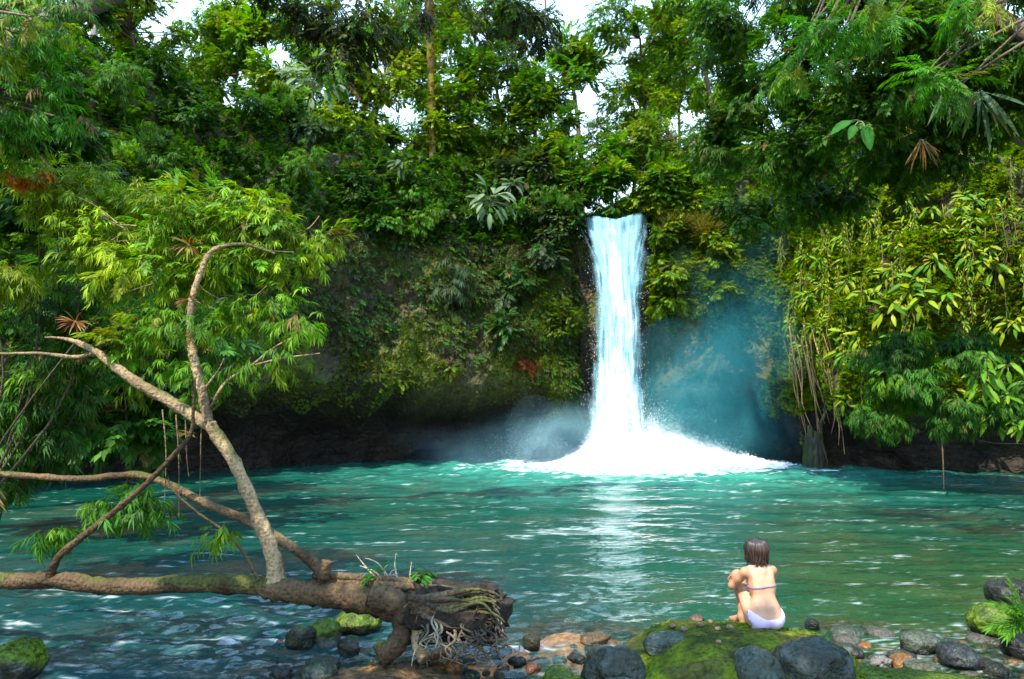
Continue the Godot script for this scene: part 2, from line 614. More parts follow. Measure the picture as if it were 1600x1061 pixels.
func build_water() -> void:
	var mb := MB.new()
	var rows := []
	var d := 3.0
	while d < 44.0:
		rows.append(d)
		d += clampf(0.0042 * d, 0.03, 0.14)
	var nx := 440
	var deep := Color(0.004, 0.085, 0.06)
	var pale := Color(0.055, 0.36, 0.28)
	var green := Color(0.01, 0.06, 0.022)
	for q: float in rows:
		var half := 5.0 + 0.82 * q
		for k in nx + 1:
			var x := (2.0 * k / nx - 1.0) * half
			var z := -q
			var h := wave(x, z)
			var depth := h - bed_height(x, z)
			var c := deep.lerp(Color(0.006, 0.05, 0.055), (1.0 - smoothstep(9.0, 19.0, q)) * (1.0 - smoothstep(0.0, 3.0, x)))
			c = c.lerp(green, smoothstep(-1.0, 5.0, x - (q - 9.0) * 0.3) * (1.0 - smoothstep(11.0, 22.0, q)))
			var from_fall := Vector2(x - 5.2, z + 36.5).length()
			var turb := n_mid.get_noise_2d(x * 0.8, z * 1.6) * 0.5 + n_fine.get_noise_2d(x * 2.0 + z, z * 5.0) * 0.35
			c = c.lerp(pale, clampf((1.0 - smoothstep(3.0, 22.0, from_fall)) * 0.95 + turb * 0.4 - 0.15, 0, 0.85))
			# foam: bubbles round the fall, streaks carried away from it, riffles near the stones
			var streak := n_mid.get_noise_2d(x * 1.5 + 7, z * 5.5) + 0.8 * n_fine.get_noise_2d(x * 2.5, z * 8.0)
			var foam := smoothstep(0.1, 0.5, streak * 0.8 + 1.25 * (1.0 - smoothstep(2.5, 8.5, from_fall)) - 0.25) * (1.0 - smoothstep(8.0, 14.0, from_fall))
			foam = maxf(foam, smoothstep(0.62, 1.1, streak + 0.5 * (1.0 - smoothstep(4.0, 13.0, from_fall))) * 0.7)
			var line := Vector2((x - 1.6) / 1.9, (q - 16.5) / 1.1).length()
			foam = maxf(foam, smoothstep(0.45, 1.0, streak + 0.6 * (1.0 - smoothstep(0.2, 1.3, line))) * 0.55)
			var shallow := 1.0 - smoothstep(0.02, 0.22, depth)
			var rif := n_fine.get_noise_2d(x * 7.0 + z * 3.0, z * 12.0) + 0.5 * n_mid.get_noise_2d(x * 5.0, z * 9.0)
			if q < 11.0:
				var run := (1.0 - smoothstep(0.2, 1.3, Vector2((x - 4.2) / 2.0, (q - 8.3) / 1.3).length()))
				foam = maxf(foam, smoothstep(0.45, 0.95, rif + 0.4 * run) * 0.5 * run)
				foam = maxf(foam, smoothstep(0.5, 0.95, rif + 0.35 * shallow) * 0.22)
				var wl := (1.0 - smoothstep(0.0, 2.0, x)) * (1.0 - smoothstep(7.5, 10.5, q))
				foam = maxf(foam, smoothstep(0.5, 1.0, rif + wl * 0.3) * 0.18 * wl)
			c = c.lerp(Color(0.78, 0.9, 0.92), clampf(foam, 0, 1))
			c.a = clampf(maxf(1.0 - exp(-maxf(depth, 0.0) * 2.3), foam), 0.3, 0.99)
			mb.add(Vector3(x, h, z), c)
	for i in rows.size() - 1:
		for k in nx:
			var a := i * (nx + 1) + k
			mb.quad(a, a + nx + 1, a + nx + 2, a + 1)
	single("pool_water", mb.mesh(M.water), "turquoise green pool water with ripples, foam streaks and a shallow edge", "water", Vector3.ZERO, "", "structure")

# ------------------------------------------------------------------ the fall
const FALL_LEFT := [906, 915, 922, 926, 925, 922, 917, 911, 904]
const FALL_RIGHT := [1018, 1014, 1007, 999, 996, 997, 1001, 1007, 1014]

func fall_edge(row: Array, v: float) -> float:
	var u := clampf(v, 0, 0.9999) * (row.size() - 1)
	var i := int(u)
	return lerpf(row[i], row[i + 1], u - i)

func fall_point(u: float, v: float) -> Vector3:
	var y := lerpf(12.25, 0.0, v)
	var z := -38.6 + 2.0 * sqrt(v) + 0.3 * v
	var d := -z
	var l := (fall_edge(FALL_LEFT, v) - 800.0) / FPX * 38.0
	var r := (fall_edge(FALL_RIGHT, v) - 800.0) / FPX * 38.0
	var x := lerpf(l, r, u * 0.5 + 0.5)
	var bow := (1.0 - u * u) * lerpf(0.25, 0.9, v)
	if v < 0.06:
		z -= (0.06 - v) * 24.0
		y = 12.25 - v * v * 80.0
	y += (0.22 * n_mid.get_noise_2d(x * 1.7, 4.0) + 0.22 * u * u - 0.12) * (1.0 - smoothstep(0.0, 0.3, v))
	return Vector3(x, y, z + bow)

# how high the white water is thrown at each side of the fall
func boil(x: float) -> float:
	if x < 0.0:
		return 2.3 * exp(-x * x / 3.4)
	return 2.3 * exp(-x * x / 22.0) * (1.0 - smoothstep(4.0, 8.0, x)) + 0.1

func build_fall() -> void:
	var o := thing("waterfall", "tall white and blue waterfall dropping through the notch in the cliff", "waterfall", Vector3(5.2, 0, -36.5))
	var off := Vector3(5.2, 0, -36.5)
	for layer in 3:
		var mb := MB.new()
		var nu := 70
		var nv := 320
		var wide: float = [0.94, 1.03, 1.12][layer]
		for j in nv + 1:
			var v := float(j) / nv
			for i in nu + 1:
				var u := (2.0 * i / nu - 1.0)
				var p := fall_point(u * wide, v)
				# strands lean together below the lip, then break up as they fall
				var xs := p.x - 5.15
				var lean := xs * (1.0 + 0.8 * (1.0 - smoothstep(0.0, 0.35, v)) * -0.6)
				var st := n_mid.get_noise_3d(lean * 6.0 + layer * 31, p.y * 0.3, layer * 9.0)
				var lump := n_mid.get_noise_3d(p.x * 2.0, p.y * 0.9 + layer * 5.0, 3.0)
				var fine := n_fine.get_noise_3d(lean * 6.5, p.y * 0.55, layer * 5.0)
				var bub := n_fine.get_noise_3d(p.x * 1.7, p.y * 1.2, layer * 15.0)
				p += Vector3(0.16 * lump * (0.3 + v), 0, 0.18 * st + 0.25 * lump * v + 0.06 * fine + 0.1 * bub * v + 0.14 * layer)
				var white := clampf(v * 0.95 - 0.3 + lump * 0.9 + st * 0.35 + fine * 0.2 + bub * 0.25 * v + (0.25 - absf(u + 0.1)) * 0.7, 0, 1)
				var c := Color(0.24, 0.47, 0.57).lerp(Color(0.85, 0.92, 0.95), white)
				var edge := 1.0 - smoothstep(0.5, 1.0, absf(u) + 0.35 * st + 0.15 * bub)
				var a := clampf(edge * (0.8 + 0.5 * v + 0.5 * st + 0.3 * fine), 0, 1)
				if layer > 0:
					a = clampf((st * 1.3 + fine * 0.5 + lump * 0.6 + 0.12 + v * 0.35) * edge * 1.2, 0, 0.75)
				c.a = a
				mb.add(p - off, c)
		for j in nv:
			for i in nu:
				var a := j * (nu + 1) + i
				mb.quad(a, a + 1, a + nu + 2, a + nu + 1)
		part("falling_water", mb.mesh(M.foam), o)
	# the white boil at the foot
	var mb2 := MB.new()
	var na := 220
	for i in na + 1:
		for j in 61:
			var x := lerpf(-5.5, 8.5, float(i) / na)
			var z := lerpf(-3.0, 3.6, float(j) / 60)
			var w := Vector3(x, 0, z)
			var b := n_mid.get_noise_3dv(w * 1.4) * 0.8 + n_fine.get_noise_3dv(w * 1.8) * 0.5 + n_fine.get_noise_3dv(w * 4.5) * 0.35
			var e := z / (2.3 if z > 0.0 else 1.5)
			var q := clampf(1.0 - e * e, 0, 1) * smoothstep(-4.6, -2.6, x) * (1.0 - smoothstep(4.5, 7.4, x))
			var h := boil(x) * 0.62 * pow(clampf(1.0 - e * e, 0, 1), 0.8) * (1.0 + 0.4 * b) + 0.04 * b - 0.07
			var c := Color(0.95, 0.98, 1.0)
			c.a = maxf(smoothstep(0.0, 0.5, q + b * 0.25), smoothstep(-0.4, 0.2, z))
			mb2.add(Vector3(x, h + 0.02, z), c)
	for i in na:
		for j in 60:
			var a := i * 61 + j
			mb2.quad(a, a + 61, a + 62, a + 1)
	part("foam_mound", mb2.mesh(M.foam), o)
	# thrown spray: many little drops
	rng.seed = 77
	var drop := MB.new()
	var s0 := sphere(0)
	for q: Vector3 in s0[0]:
		drop.add(q * Vector3(0.7, 1.0, 0.7))
	for i in range(0, s0[1].size(), 3):
		drop.tri(s0[1][i], s0[1][i + 2], s0[1][i + 1])
	var sp := Spray.new()
	for k in 170000:
		var x := rng.randfn(0.6, 2.4)
		if x > 7.6 or x < -4.5:
			continue
		var z := rng.randfn(0.0, 0.75)
		var y := boil(x) * (0.25 + absf(rng.randfn(0.4, 0.32))) * exp(-z * z / 2.5)
		if x > 0.9:
			y *= 0.85
		if n_mid.get_noise_3d(x * 1.6, y * 1.6, z) < rr(-0.5, 0.1):
			continue
		sp.put(Vector3(x, y, z), Basis().scaled(Vector3.ONE * rr(0.005, 0.016) * (1.0 + 1.6 * exp(-y * 1.4))), Color(0.95, 0.98, 1.0, 0.9))
	for k in 15000:
		# fine mist blown to the left of the foot
		var x := -1.0 - absf(rng.randfn(0, 2.0))
		var y := absf(rng.randfn(0.0, 1.1)) * exp(x * 0.05) + 0.1
		var z := rng.randfn(-0.2, 0.8)
		if n_mid.get_noise_3d(x * 0.7, y * 0.9, z * 0.4 + 7.0) < rr(-0.25, 0.35):
			continue
		sp.put(Vector3(x, y, z), Basis().scaled(Vector3.ONE * rr(0.005, 0.011)), Color(0.75, 0.93, 1.0, 0.8))
	for k in 14000:
		# and hanging in front of the wall on the right
		var x := 1.2 + absf(rng.randfn(0, 2.6))
		var y := absf(rng.randfn(0.0, 2.3)) + 0.2
		if x > 8.0 or n_mid.get_noise_3d(x * 0.6, y * 0.6, 3.0) < rr(-0.3, 0.3):
			continue
		sp.put(Vector3(x, y, rng.randfn(0.2, 0.6)), Basis().scaled(Vector3.ONE * rr(0.005, 0.012)), Color(0.5, 0.88, 0.95, 0.8))
	for k in 3500:
		var v := pow(rng.randf(), 0.7)
		var u := rng.randfn(0, 0.7)
		if absf(u) > 1.3:
			continue
		var p := fall_point(u, v) - off + Vector3(0, 0, rr(0.1, 0.5))
		sp.put(p, Basis().scaled(Vector3(0.6, rr(1.0, 2.6), 0.6) * rr(0.006, 0.016)), Color(0.88, 0.96, 1.0, 0.8))
	spray_node("spray", sp, drop.mesh(M.foam), o)

func build_mist() -> void:
	rng.seed = 5
	var o := thing("mist", "pale blue spray mist drifting round the foot of the waterfall", "mist", Vector3(5.2, 0, -35.0))
	o.set_meta("kind", "stuff")
	# bank: middle, spread, wisps, their mean size, colour, density of each
	for q in [[at(893, 690, 37.2), Vector3(0.8, 0.45, 0.5), 30, Vector3(3.2, 2.6, 2.0), Color(0.66, 0.92, 1.0), 0.03], [at(815, 708, 36.6), Vector3(2.2, 0.6, 0.6), 26, Vector3(4.2, 1.9, 2.2), Color(0.6, 0.89, 1.0), 0.014],
			[at(1085, 670, 36.2), Vector3(1.6, 1.0, 0.4), 24, Vector3(3.2, 2.8, 2.0), Color(0.42, 0.86, 0.93), 0.055], [at(1130, 630, 36.2), Vector3(1.8, 1.5, 0.4), 30, Vector3(3.4, 3.8, 1.8), Color(0.3, 0.79, 0.87), 0.032],
			[at(1150, 540, 36.4), Vector3(1.2, 1.7, 0.4), 26, Vector3(2.4, 4.0, 1.6), Color(0.3, 0.76, 0.86), 0.02]]:
		var m := FogMaterial.new()
		m.albedo = q[4]
		m.density = q[5]
		for k in q[2]:
			var f := FogVolume.new()
			f.shape = RenderingServer.FOG_VOLUME_SHAPE_ELLIPSOID
			f.size = q[3] * Vector3(rr(0.6, 1.5), rr(0.6, 1.5), 1.0)
			f.material = m
			f.name = "wisp"
			f.position = q[0] + Vector3(rng.randfn(0, q[1].x), rng.randfn(0, q[1].y), rng.randfn(0, q[1].z)) - o.position
			f.rotation = Vector3(0, 0, rr(-0.5, 0.5))
			o.add_child(f, true)

# ------------------------------------------------------------------ ready
func _ready() -> void:
	var cam := Camera3D.new()
	cam.name = "camera"
	cam.position = EYE
	cam.rotation = Vector3(PITCH, 0, 0)
	cam.fov = rad_to_deg(2.0 * atan(530.5 / FPX))
	cam.far = 300.0
	cam.current = true
	add_child(cam)
	var we := WorldEnvironment.new()
	we.name = "world_environment"
	var env := Environment.new()
	env.background_mode = Environment.BG_SKY
	var sky := Sky.new()
	var sm := ProceduralSkyMaterial.new()
	sm.sky_top_color = Color(0.62, 0.78, 0.95)
	sm.sky_horizon_color = Color(0.93, 0.97, 1.0)
	sm.sky_curve = 0.2
	sm.ground_horizon_color = Color(0.3, 0.35, 0.25)
	sm.ground_bottom_color = Color(0.1, 0.12, 0.08)
	sm.sun_angle_max = 5.0
	sky.sky_material = sm
	env.sky = sky
	env.background_energy_multiplier = 1.7
	env.tonemap_mode = Environment.TONE_MAPPER_LINEAR
	env.tonemap_exposure = 2.3
	env.sdfgi_enabled = true
	env.ssao_enabled = true
	env.ssil_enabled = true
	env.volumetric_fog_enabled = true
	env.volumetric_fog_density = 0.0
	we.environment = env
	add_child(we)
	var sun := DirectionalLight3D.new()
	sun.name = "sun"
	sun.light_energy = 1.6
	sun.light_color = Color(1.0, 0.95, 0.86)
	sun.light_angular_distance = 0.5
	sun.shadow_enabled = true
	add_child(sun)
	sun.look_at_from_position(Vector3.ZERO, -Vector3(-0.32, 0.82, 0.48), Vector3.UP)

	n_big.seed = 1
	n_big.frequency = 0.05
	n_big.fractal_octaves = 2
	n_mid.seed = 2
	n_mid.frequency = 0.3
	n_mid.fractal_octaves = 3
	n_fine.seed = 3
	n_fine.frequency = 1.0
	n_fine.fractal_octaves = 3
	n_cell.seed = 4
	n_cell.noise_type = FastNoiseLite.TYPE_CELLULAR
	n_cell.frequency = 0.4
	materials()
	build_bed()
	build_cliff()
	build_water()
	build_fall()
	build_mist()
	build_forest()
	build_rocks()
	build_fallen_tree()
	build_person()
	tell_apart()

# things that still share a label are told apart by their order in view
func tell_apart() -> void:
	var same := {}
	for o in get_children():
		if o.has_meta("category"):
			var l: String = o.get_meta("label")
			if not same.has(l):
				same[l] = []
			same[l].append(o)
	var words := ["", "second ", "third ", "fourth ", "fifth ", "sixth ", "seventh ", "eighth ", "ninth ", "tenth "]
	for l in same:
		var list: Array = same[l]
		if list.size() < 2:
			continue
		list.sort_custom(func(a, b): return a.position.x / -a.position.z < b.position.x / -b.position.z)
		for i in list.size():
			var n: int = i if i * 2 < list.size() else list.size() - 1 - i
			var side := "leftmost" if i * 2 < list.size() else "rightmost"
			var how: String = words[n] if n < 10 else "%dth " % (n + 1)
			list[i].set_meta("label", l + ", " + (side if n == 0 else how + side))

# ------------------------------------------------------------------ plants
const DEEP := Color(0.034, 0.098, 0.012)
const MID := Color(0.068, 0.17, 0.014)
const BRIGHT := Color(0.12, 0.25, 0.012)
const YELLOW := Color(0.24, 0.33, 0.012)
const GREY := Color(0.075, 0.12, 0.055)
const OLIVE := Color(0.06, 0.075, 0.012)

func leaf_kinds() -> void:
	T.broad = twig(21, 11, 0.42, 0.22, 0.1, 0.35, 0.9)
	T.small = twig(22, 17, 0.42, 0.13, 0.06, 0.3, 1.0)
	T.lance = twig(23, 12, 0.34, 0.24, 0.045, 0.75, 0.75)
	T.pinnate = twig(24, 24, 0.62, 0.24, 0.036, 0.35, 1.0)
	T.whorl = whorl(25, 8, 0.26, 0.09, 0.5)
	T.tuft = whorl(26, 7, 0.12, 0.06, 0.5)
	T.grass = whorl(27, 12, 0.3, 0.018, 0.9)

# leaves in clumps filling ellipsoids [middle, half sizes, clumps]
func fill(blobs: Array, s: Spray, col: Color, twigs: int, clump: float, size: float, hang := 0.25, tips := 0.0, tip_col := YELLOW) -> Array:
	var middles := []
	for b in blobs:
		var k := 0
		var tries := 0
		while k < b[2] and tries < b[2] * 10:
			tries += 1
			var q := unit() * pow(rng.randf(), 0.38)
			var p: Vector3 = b[0] + q * b[1]
			if n_mid.get_noise_3dv(p * 0.9) < (-0.14 if tries < b[2] * 5 else -1.0):
				continue
			k += 1
			middles.append(p)
			var cc := vary(col, 0.4, 0.12)
			if rng.randf() < tips:
				cc = vary(tip_col, 0.3, 0.1)
			var r := clump * rr(0.55, 1.35)
			for t in int(twigs * rr(0.6, 1.3)):
				var e := unit() * pow(rng.randf(), 0.5)
				e.y *= 0.55
				var d: Vector3 = e * 0.9 + q * 0.35 + unit() * 0.45 + Vector3(0, -hang, 0)
				s.put(p + e * r, facing(d, Vector3.UP + unit() * 0.35).scaled_local(Vector3.ONE * size * rr(0.55, 1.35)), vary(cc if rng.randf() > 0.025 else Color(0.2, 0.13, 0.04), 0.3, 0.12))
	return middles

func tree(called: String, label: String, category: String, base: Vector3, bend: Array, radius: float, blobs: Array, kind: Mesh, col: Color, twigs: int, clump: float, size: float, bark: Color, group := "", hang := 0.25, tips := 0.0, tip_col := YELLOW, kind2: Mesh = null) -> Node3D:
	var o := thing(called, label, category, base, group)
	var s := Spray.new()
	var mids := fill(blobs, s, col, twigs, clump, size, hang, tips, tip_col)
	spray_node("crown", s, kind, o, base)
	if kind2:
		var s2 := Spray.new()
		fill(blobs.map(func(b): return [b[0], b[1] * 0.9, maxi(1, b[2] / 3)]), s2, col, twigs, clump, size, hang, tips, tip_col)
		spray_node("crown", s2, kind2, o, base)
	var mb := MB.new()
	var line := [Vector3.ZERO]
	for q in bend:
		line.append(q - base)
	var rad := []
	for i in line.size():
		rad.append(radius * lerpf(1.0, 0.45, float(i) / (line.size() - 1)))
	tube(mb, line, rad, 9, 5, 0.12, bark, 0.35, OLIVE * 1.3)
	part("trunk", mb.mesh(M.bark), o)
	var lb := MB.new()
	var path := smooth(line, 5)
	var step := maxi(1, mids.size() / (7 if called == "overhanging_tree" else 26))
	for i in range(0, mids.size(), step):
		var e: Vector3 = mids[i] - base
		var best := path[path.size() - 1]
		for w in path:
			if w.distance_to(e) + maxf(0.0, w.y - e.y) * 0.5 < best.distance_to(e) + maxf(0.0, best.y - e.y) * 0.5:
				best = w
		var m := best.lerp(e, 0.5) + unit() * best.distance_to(e) * 0.12 + Vector3(0, 0.1, 0) * best.distance_to(e)
		tube(lb, [best, m, e], [minf(radius * 0.3, 0.045), minf(radius * 0.18, 0.03), 0.012], 5, 4, 0.1, bark * 0.9)
	part("branches", lb.mesh(M.bark), o, Transform3D(), "stuff")
	return o

func blob(px: float, py: float, d: float, rx: float, ry: float, rz: float, n: int) -> Array:
	return [at(px, py, d), Vector3(rx, ry, rz), n]

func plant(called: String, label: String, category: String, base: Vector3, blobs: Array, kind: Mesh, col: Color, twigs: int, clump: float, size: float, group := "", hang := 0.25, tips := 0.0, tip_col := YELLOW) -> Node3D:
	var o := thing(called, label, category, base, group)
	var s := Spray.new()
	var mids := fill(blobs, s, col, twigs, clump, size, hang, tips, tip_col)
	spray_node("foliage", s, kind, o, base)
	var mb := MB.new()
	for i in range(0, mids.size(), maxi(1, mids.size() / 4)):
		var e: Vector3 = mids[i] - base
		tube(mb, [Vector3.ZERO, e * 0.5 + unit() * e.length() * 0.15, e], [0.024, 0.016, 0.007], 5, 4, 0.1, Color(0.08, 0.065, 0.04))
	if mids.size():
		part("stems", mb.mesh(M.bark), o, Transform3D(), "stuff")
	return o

# a plant of separate large leaves: leaves > 10 pixels, each a part
func rosette(called: String, label: String, category: String, base: Vector3, kinds: Array, n: int, size: float, away: Vector3, up: float, group := "", spread := 1.0, reach := 0.35) -> Node3D:
	var o := thing(called, label, category, base, group)
	var mb := MB.new()
	for k in n:
		var a := TAU * (k + rr(-0.3, 0.3)) / n * 1.618
		var side := away.cross(Vector3.UP).normalized()
		var d := (away * rr(0.3, 0.9) + side * cos(a) * spread + Vector3.UP * (sin(a) * spread * 0.8 + up)).normalized()
		var p := d * size * reach * rr(0.5, 1.3)
		var m: Mesh = kinds[rng.randi() % kinds.size()]
		var dir := (d + Vector3(0, -0.75, 0) * rr(0.5, 1.5)).normalized()
		part("leaf", m, o, Transform3D(facing(dir, away + Vector3.UP * 0.6 + unit() * 0.3).scaled_local(Vector3.ONE * size * rr(0.7, 1.2)), p))
		tube(mb, [Vector3.ZERO, p * 0.5 + Vector3(0, 0.05, 0) * size, p], [0.016, 0.013, 0.01], 4, 2, 0.0, Color(0.09, 0.12, 0.03))
	part("stalks", mb.mesh(M.plain), o)
	return o

func cliff_normal(s: float, t: float) -> Vector3:
	var a := cliff_at(s + 0.004, t) - cliff_at(s - 0.004, t)
	var b := cliff_at(s, t + 0.01) - cliff_at(s, t - 0.01)
	return a.cross(b).normalized()

func behind(px: float) -> String:
	for q in [[200, "behind the white trunk"], [300, "left of the upper left sky gap"], [420, "right of the upper left sky gap"], [520, "behind the dark overhanging leaves"], [600, "right of the dark overhanging leaves"], [700, "behind the mossy vine trunk"], [770, "right of the mossy vine trunk"], [830, "above the bare brown bank"], [960, "left of the gap above the fall"]]:
		if px < q[0]:
			return q[1]
	return "right of the gap above the fall"

func on_left(s: float, t: float) -> String:
	var a := ""
	for q in [[0.17, "behind the near left bushes"], [0.22, "right of the near left bushes"], [0.27, "left of the high umbrella plant"], [0.32, "right of the high umbrella plant"], [0.36, "below the mossy vine trunk"], [0.4, "left of the low umbrella plant"], [1.0, "nearest the fall"]]:
		if s < q[0]:
			a = q[1]
			break
	return ("at the lip " if t < 0.6 else "midway up " if t < 0.73 else "at the top ") + a

func on_right(s: float, t: float) -> String:
	var a := ""
	for q in [[0.735, "by the tan roots"], [0.775, "right of the tan roots"], [0.815, "above the dark waterside bush"], [0.85, "below the dry fern"], [1.0, "at the far right"]]:
		if s < q[0]:
			a = q[1]
			break
	return ("low " if t < 0.36 else "midway up " if t < 0.47 else "high ") + a

func build_forest() -> void:
	leaf_kinds()
	rng.seed = 101
	var bark := Color(0.16, 0.12, 0.08)
	var pale_bark := Color(0.42, 0.38, 0.33)
	# --- trees standing on the rim of the left cliff and behind the fall
	var rim := "trees along the cliff rim"
	# label, crown middles, depth, half size, colour, share of yellow tips, kind, bark
	var rows := [
		["yellow green sunlit tree just left of the mossy vine trunk", [[600, 120], [560, 170], [625, 60]], 42.0, 2.0, YELLOW, 0.3, "broad"],
		["bright green tree right of the mossy vine trunk", [[715, 165], [690, 205], [735, 120]], 43.0, 1.9, BRIGHT, 0.45, "broad"],
		["grey green small leaved tree at the top middle of the rim", [[765, 65], [800, 110], [745, 15]], 46.0, 2.3, GREY, 0.0, "small"],
		["dark green tree with thin stems on the rim above the bare bank", [[835, 165], [800, 200], [865, 140]], 44.0, 1.9, MID, 0.35, "broad"],
		["bushy green tree leaning over the left edge of the fall", [[900, 215], [945, 265], [890, 270], [930, 300]], 40.0, 1.7, MID, 0.25, "broad"],
		["tall pale green tree behind the mossy vine trunk", [[650, 20], [690, 60], [640, -40]], 49.0, 2.4, BRIGHT, 0.3, "small"],
		["deep green tree between the two sky gaps at the top left", [[520, 95], [490, 60], [540, 150]], 43.0, 2.2, BRIGHT, 0.25, "small"],
		["mid green tree right of the upper left sky gap", [[415, 70], [370, 115], [440, 130], [345, 20]], 42.0, 2.1, BRIGHT, 0.3, "broad"],
		["small crowned tree beside the upper left sky gap", [[310, 105], [335, 70]], 45.0, 1.7, BRIGHT, 0.2, "small"],
		["yellow leaved tree behind the white trunk", [[205, 50], [230, 90], [180, 5]], 39.0, 2.2, YELLOW, 0.3, "broad"],
		["dark leafy tree left of the white trunk", [[95, 110], [60, 170], [120, 50], [40, 60]], 34.0, 2.3, DEEP, 0.06, "broad"],
		["sparse bright tree in the sky gap above the fall", [[885, 80], [910, 100]], 50.0, 1.5, BRIGHT, 0.5, "broad"],
		["airy light green tree right of the sky gap", [[1000, 60], [1045, 110], [1000, 150], [960, 30]], 44.0, 2.3, BRIGHT, 0.35, "small"],
		["loose green tree hanging toward the gap above the fall", [[1045, 205], [1000, 225], [1075, 240]], 41.0, 1.9, BRIGHT, 0.35, "small"],
		["tall green tree at the top behind the right bank", [[1090, 30], [1120, 90], [1070, -20]], 42.0, 2.4, BRIGHT, 0.4, "small"],
		["leafy tree above the right edge of the fall", [[1040, 285], [1075, 320], [1020, 305]], 38.5, 1.3, BRIGHT, 0.4, "broad"]]
	for q in rows:
		var blobs := []
		var lowest := Vector3(0, 99, 0)
		for w in q[1]:
			var e: float = q[3]
			blobs.append(blob(w[0], w[1], q[2] + rr(-1, 1), e * rr(0.85, 1.15), e * rr(0.7, 0.95), e, 16))
			if blobs[-1][0].y < lowest.y:
				lowest = blobs[-1][0]
		var ground := minf(15.5, lowest.y - 1.5)
		var base := Vector3(lowest.x + rr(-1, 1), ground - 1.0, lowest.z - 0.5)
		tree("tree", q[0], "tree", base, [base.lerp(blobs[0][0], 0.6) + Vector3(rr(-0.4, 0.4), 0, 0), blobs[0][0]], rr(0.12, 0.2), blobs, T[q[6]], q[4] * 1.2, 62, 0.75, 0.85, bark, rim, 0.2, q[5])
	# a second line of trees farther back, closing most of the sky
	var back := [[345, 190], [450, 180], [490, 200], [560, 215], [620, 225], [680, 235], [740, 215], [790, 235], [850, 235], [570, 60], [670, 120], [720, 40], [800, 30], [250, 200], [1060, 130], [1110, 180], [480, 30], [160, 120], [990, 240], [1000, 160], [955, 225], [1040, 60]]
	for k in back.size():
		var d := 54.0 + rr(-3, 5)
		var p := at(back[k][0], back[k][1], d)
		var c: Color = [MID, BRIGHT, BRIGHT * 1.2, YELLOW * 0.8][k % 4]
		tree("tree", ["mid green", "bright green", "light green", "yellow green"][k % 4] + " tree in the second row " + ("high " if back[k][1] < 130 else "low ") + behind(back[k][0]), "tree", Vector3(p.x, minf(15.0, p.y - 4.0), p.z), [p], 0.16, [[p, Vector3(rr(1.8, 2.5), rr(1.6, 2.2), 1.5), 18]], T.broad if k % 2 else T.small, c * 1.2, 52, 0.9, 1.2, bark, "second row of %s trees behind the rim" % ["mid green", "bright green", "light green", "yellow green"][k % 4], 0.2, 0.25)
	# the vine-hung trunk and the white trunk on the rim
	var base := at(676, 250, 41.0)
	var o := thing("vine_hung_tree", "tall bare trunk wrapped in yellow moss and vines on the cliff rim", "tree", base)
	var mb := MB.new()
	tube(mb, [Vector3(0, -1, 0), at(674, 140, 41) - base, at(671, 40, 41) - base, at(672, -60, 41) - base], [0.16, 0.17, 0.22, 0.24], 10, 10, 0.3, Color(0.14, 0.09, 0.03), 0.5, Color(0.2, 0.16, 0.02))
	part("trunk", mb.mesh(M.bark), o)
	var vs := Spray.new()
	for k in 420:
		var y := rr(0.5, 10.0)
		var e := unit()
		e.y = 0
		vs.put(Vector3(-0.05, y, 0) + e.normalized() * rr(0.12, 0.32), facing(e + Vector3(0, -1.2, 0), e), vary(YELLOW if rng.randf() < 0.5 else Color(0.2, 0.12, 0.02), 0.4))
	spray_node("clinging_vine", vs, T.tuft, o)
	var cb := Spray.new()
	fill([[at(672, -90, 41) - base, Vector3(3.5, 1.6, 3), 14]], cb, MID, 24, 0.8, 1.3)
	spray_node("crown", cb, T.broad, o)
	base = at(135, 135, 36.0)
	tree("white_trunk_tree", "slender tree with a bare white trunk on the upper left rim", "tree", base, [at(143, 80, 36), at(152, 10, 36), at(156, -60, 36)], 0.2, [blob(150, -70, 36, 2.5, 1.2, 2, 9)], T.broad, MID, 22, 0.7, 1.2, pale_bark, rim)

	# --- shrubs crowding the slope above the left cliff face
	rng.seed = 202
	var shrub_rows := [
		["dark green broad leaved shrub", DEEP, "broad", 1.0, 0.1], ["whorl leaved green shrub", MID, "whorl", 1.1, 0.15],
		["pale grey green shrub", GREY, "broad", 1.15, 0.0], ["fine leaved dark shrub", DEEP, "small", 1.0, 0.08], ["long leaved green shrub", MID, "lance", 1.2, 0.15]]
	for i in 84:
		var s := lerpf(0.1, 0.435, (i + rng.randf()) / 84.0)
		var t := rr(0.6, 0.86) if s > 0.24 else rr(0.45, 0.86)
		var p := cliff_at(s, t)
		var nrm := cliff_normal(s, t)
		var q: Array = shrub_rows[rng.randi() % shrub_rows.size()]
		var r := rr(0.7, 1.35)
		var blobs := [[p + nrm * r * 0.4 + Vector3(0, 0.35 * r, 0), Vector3(r, r * 0.75, r * 0.8), int(5 * r + 2)]]
		plant("shrub", q[0] + " " + on_left(s, t), "shrub", p - nrm * 0.1, blobs, T[q[2]], q[1] * 1.15, 38, 0.5, q[3] * 0.72, "%s leaved shrubs crowding the left slope" % ["dark broad", "whorled", "pale broad", "fine", "long"][shrub_rows.find(q)], 0.3, q[4], BRIGHT)
	# --- low growth: tufts on the face, too many to count
	var face := Spray.new()
	rng.seed = 303
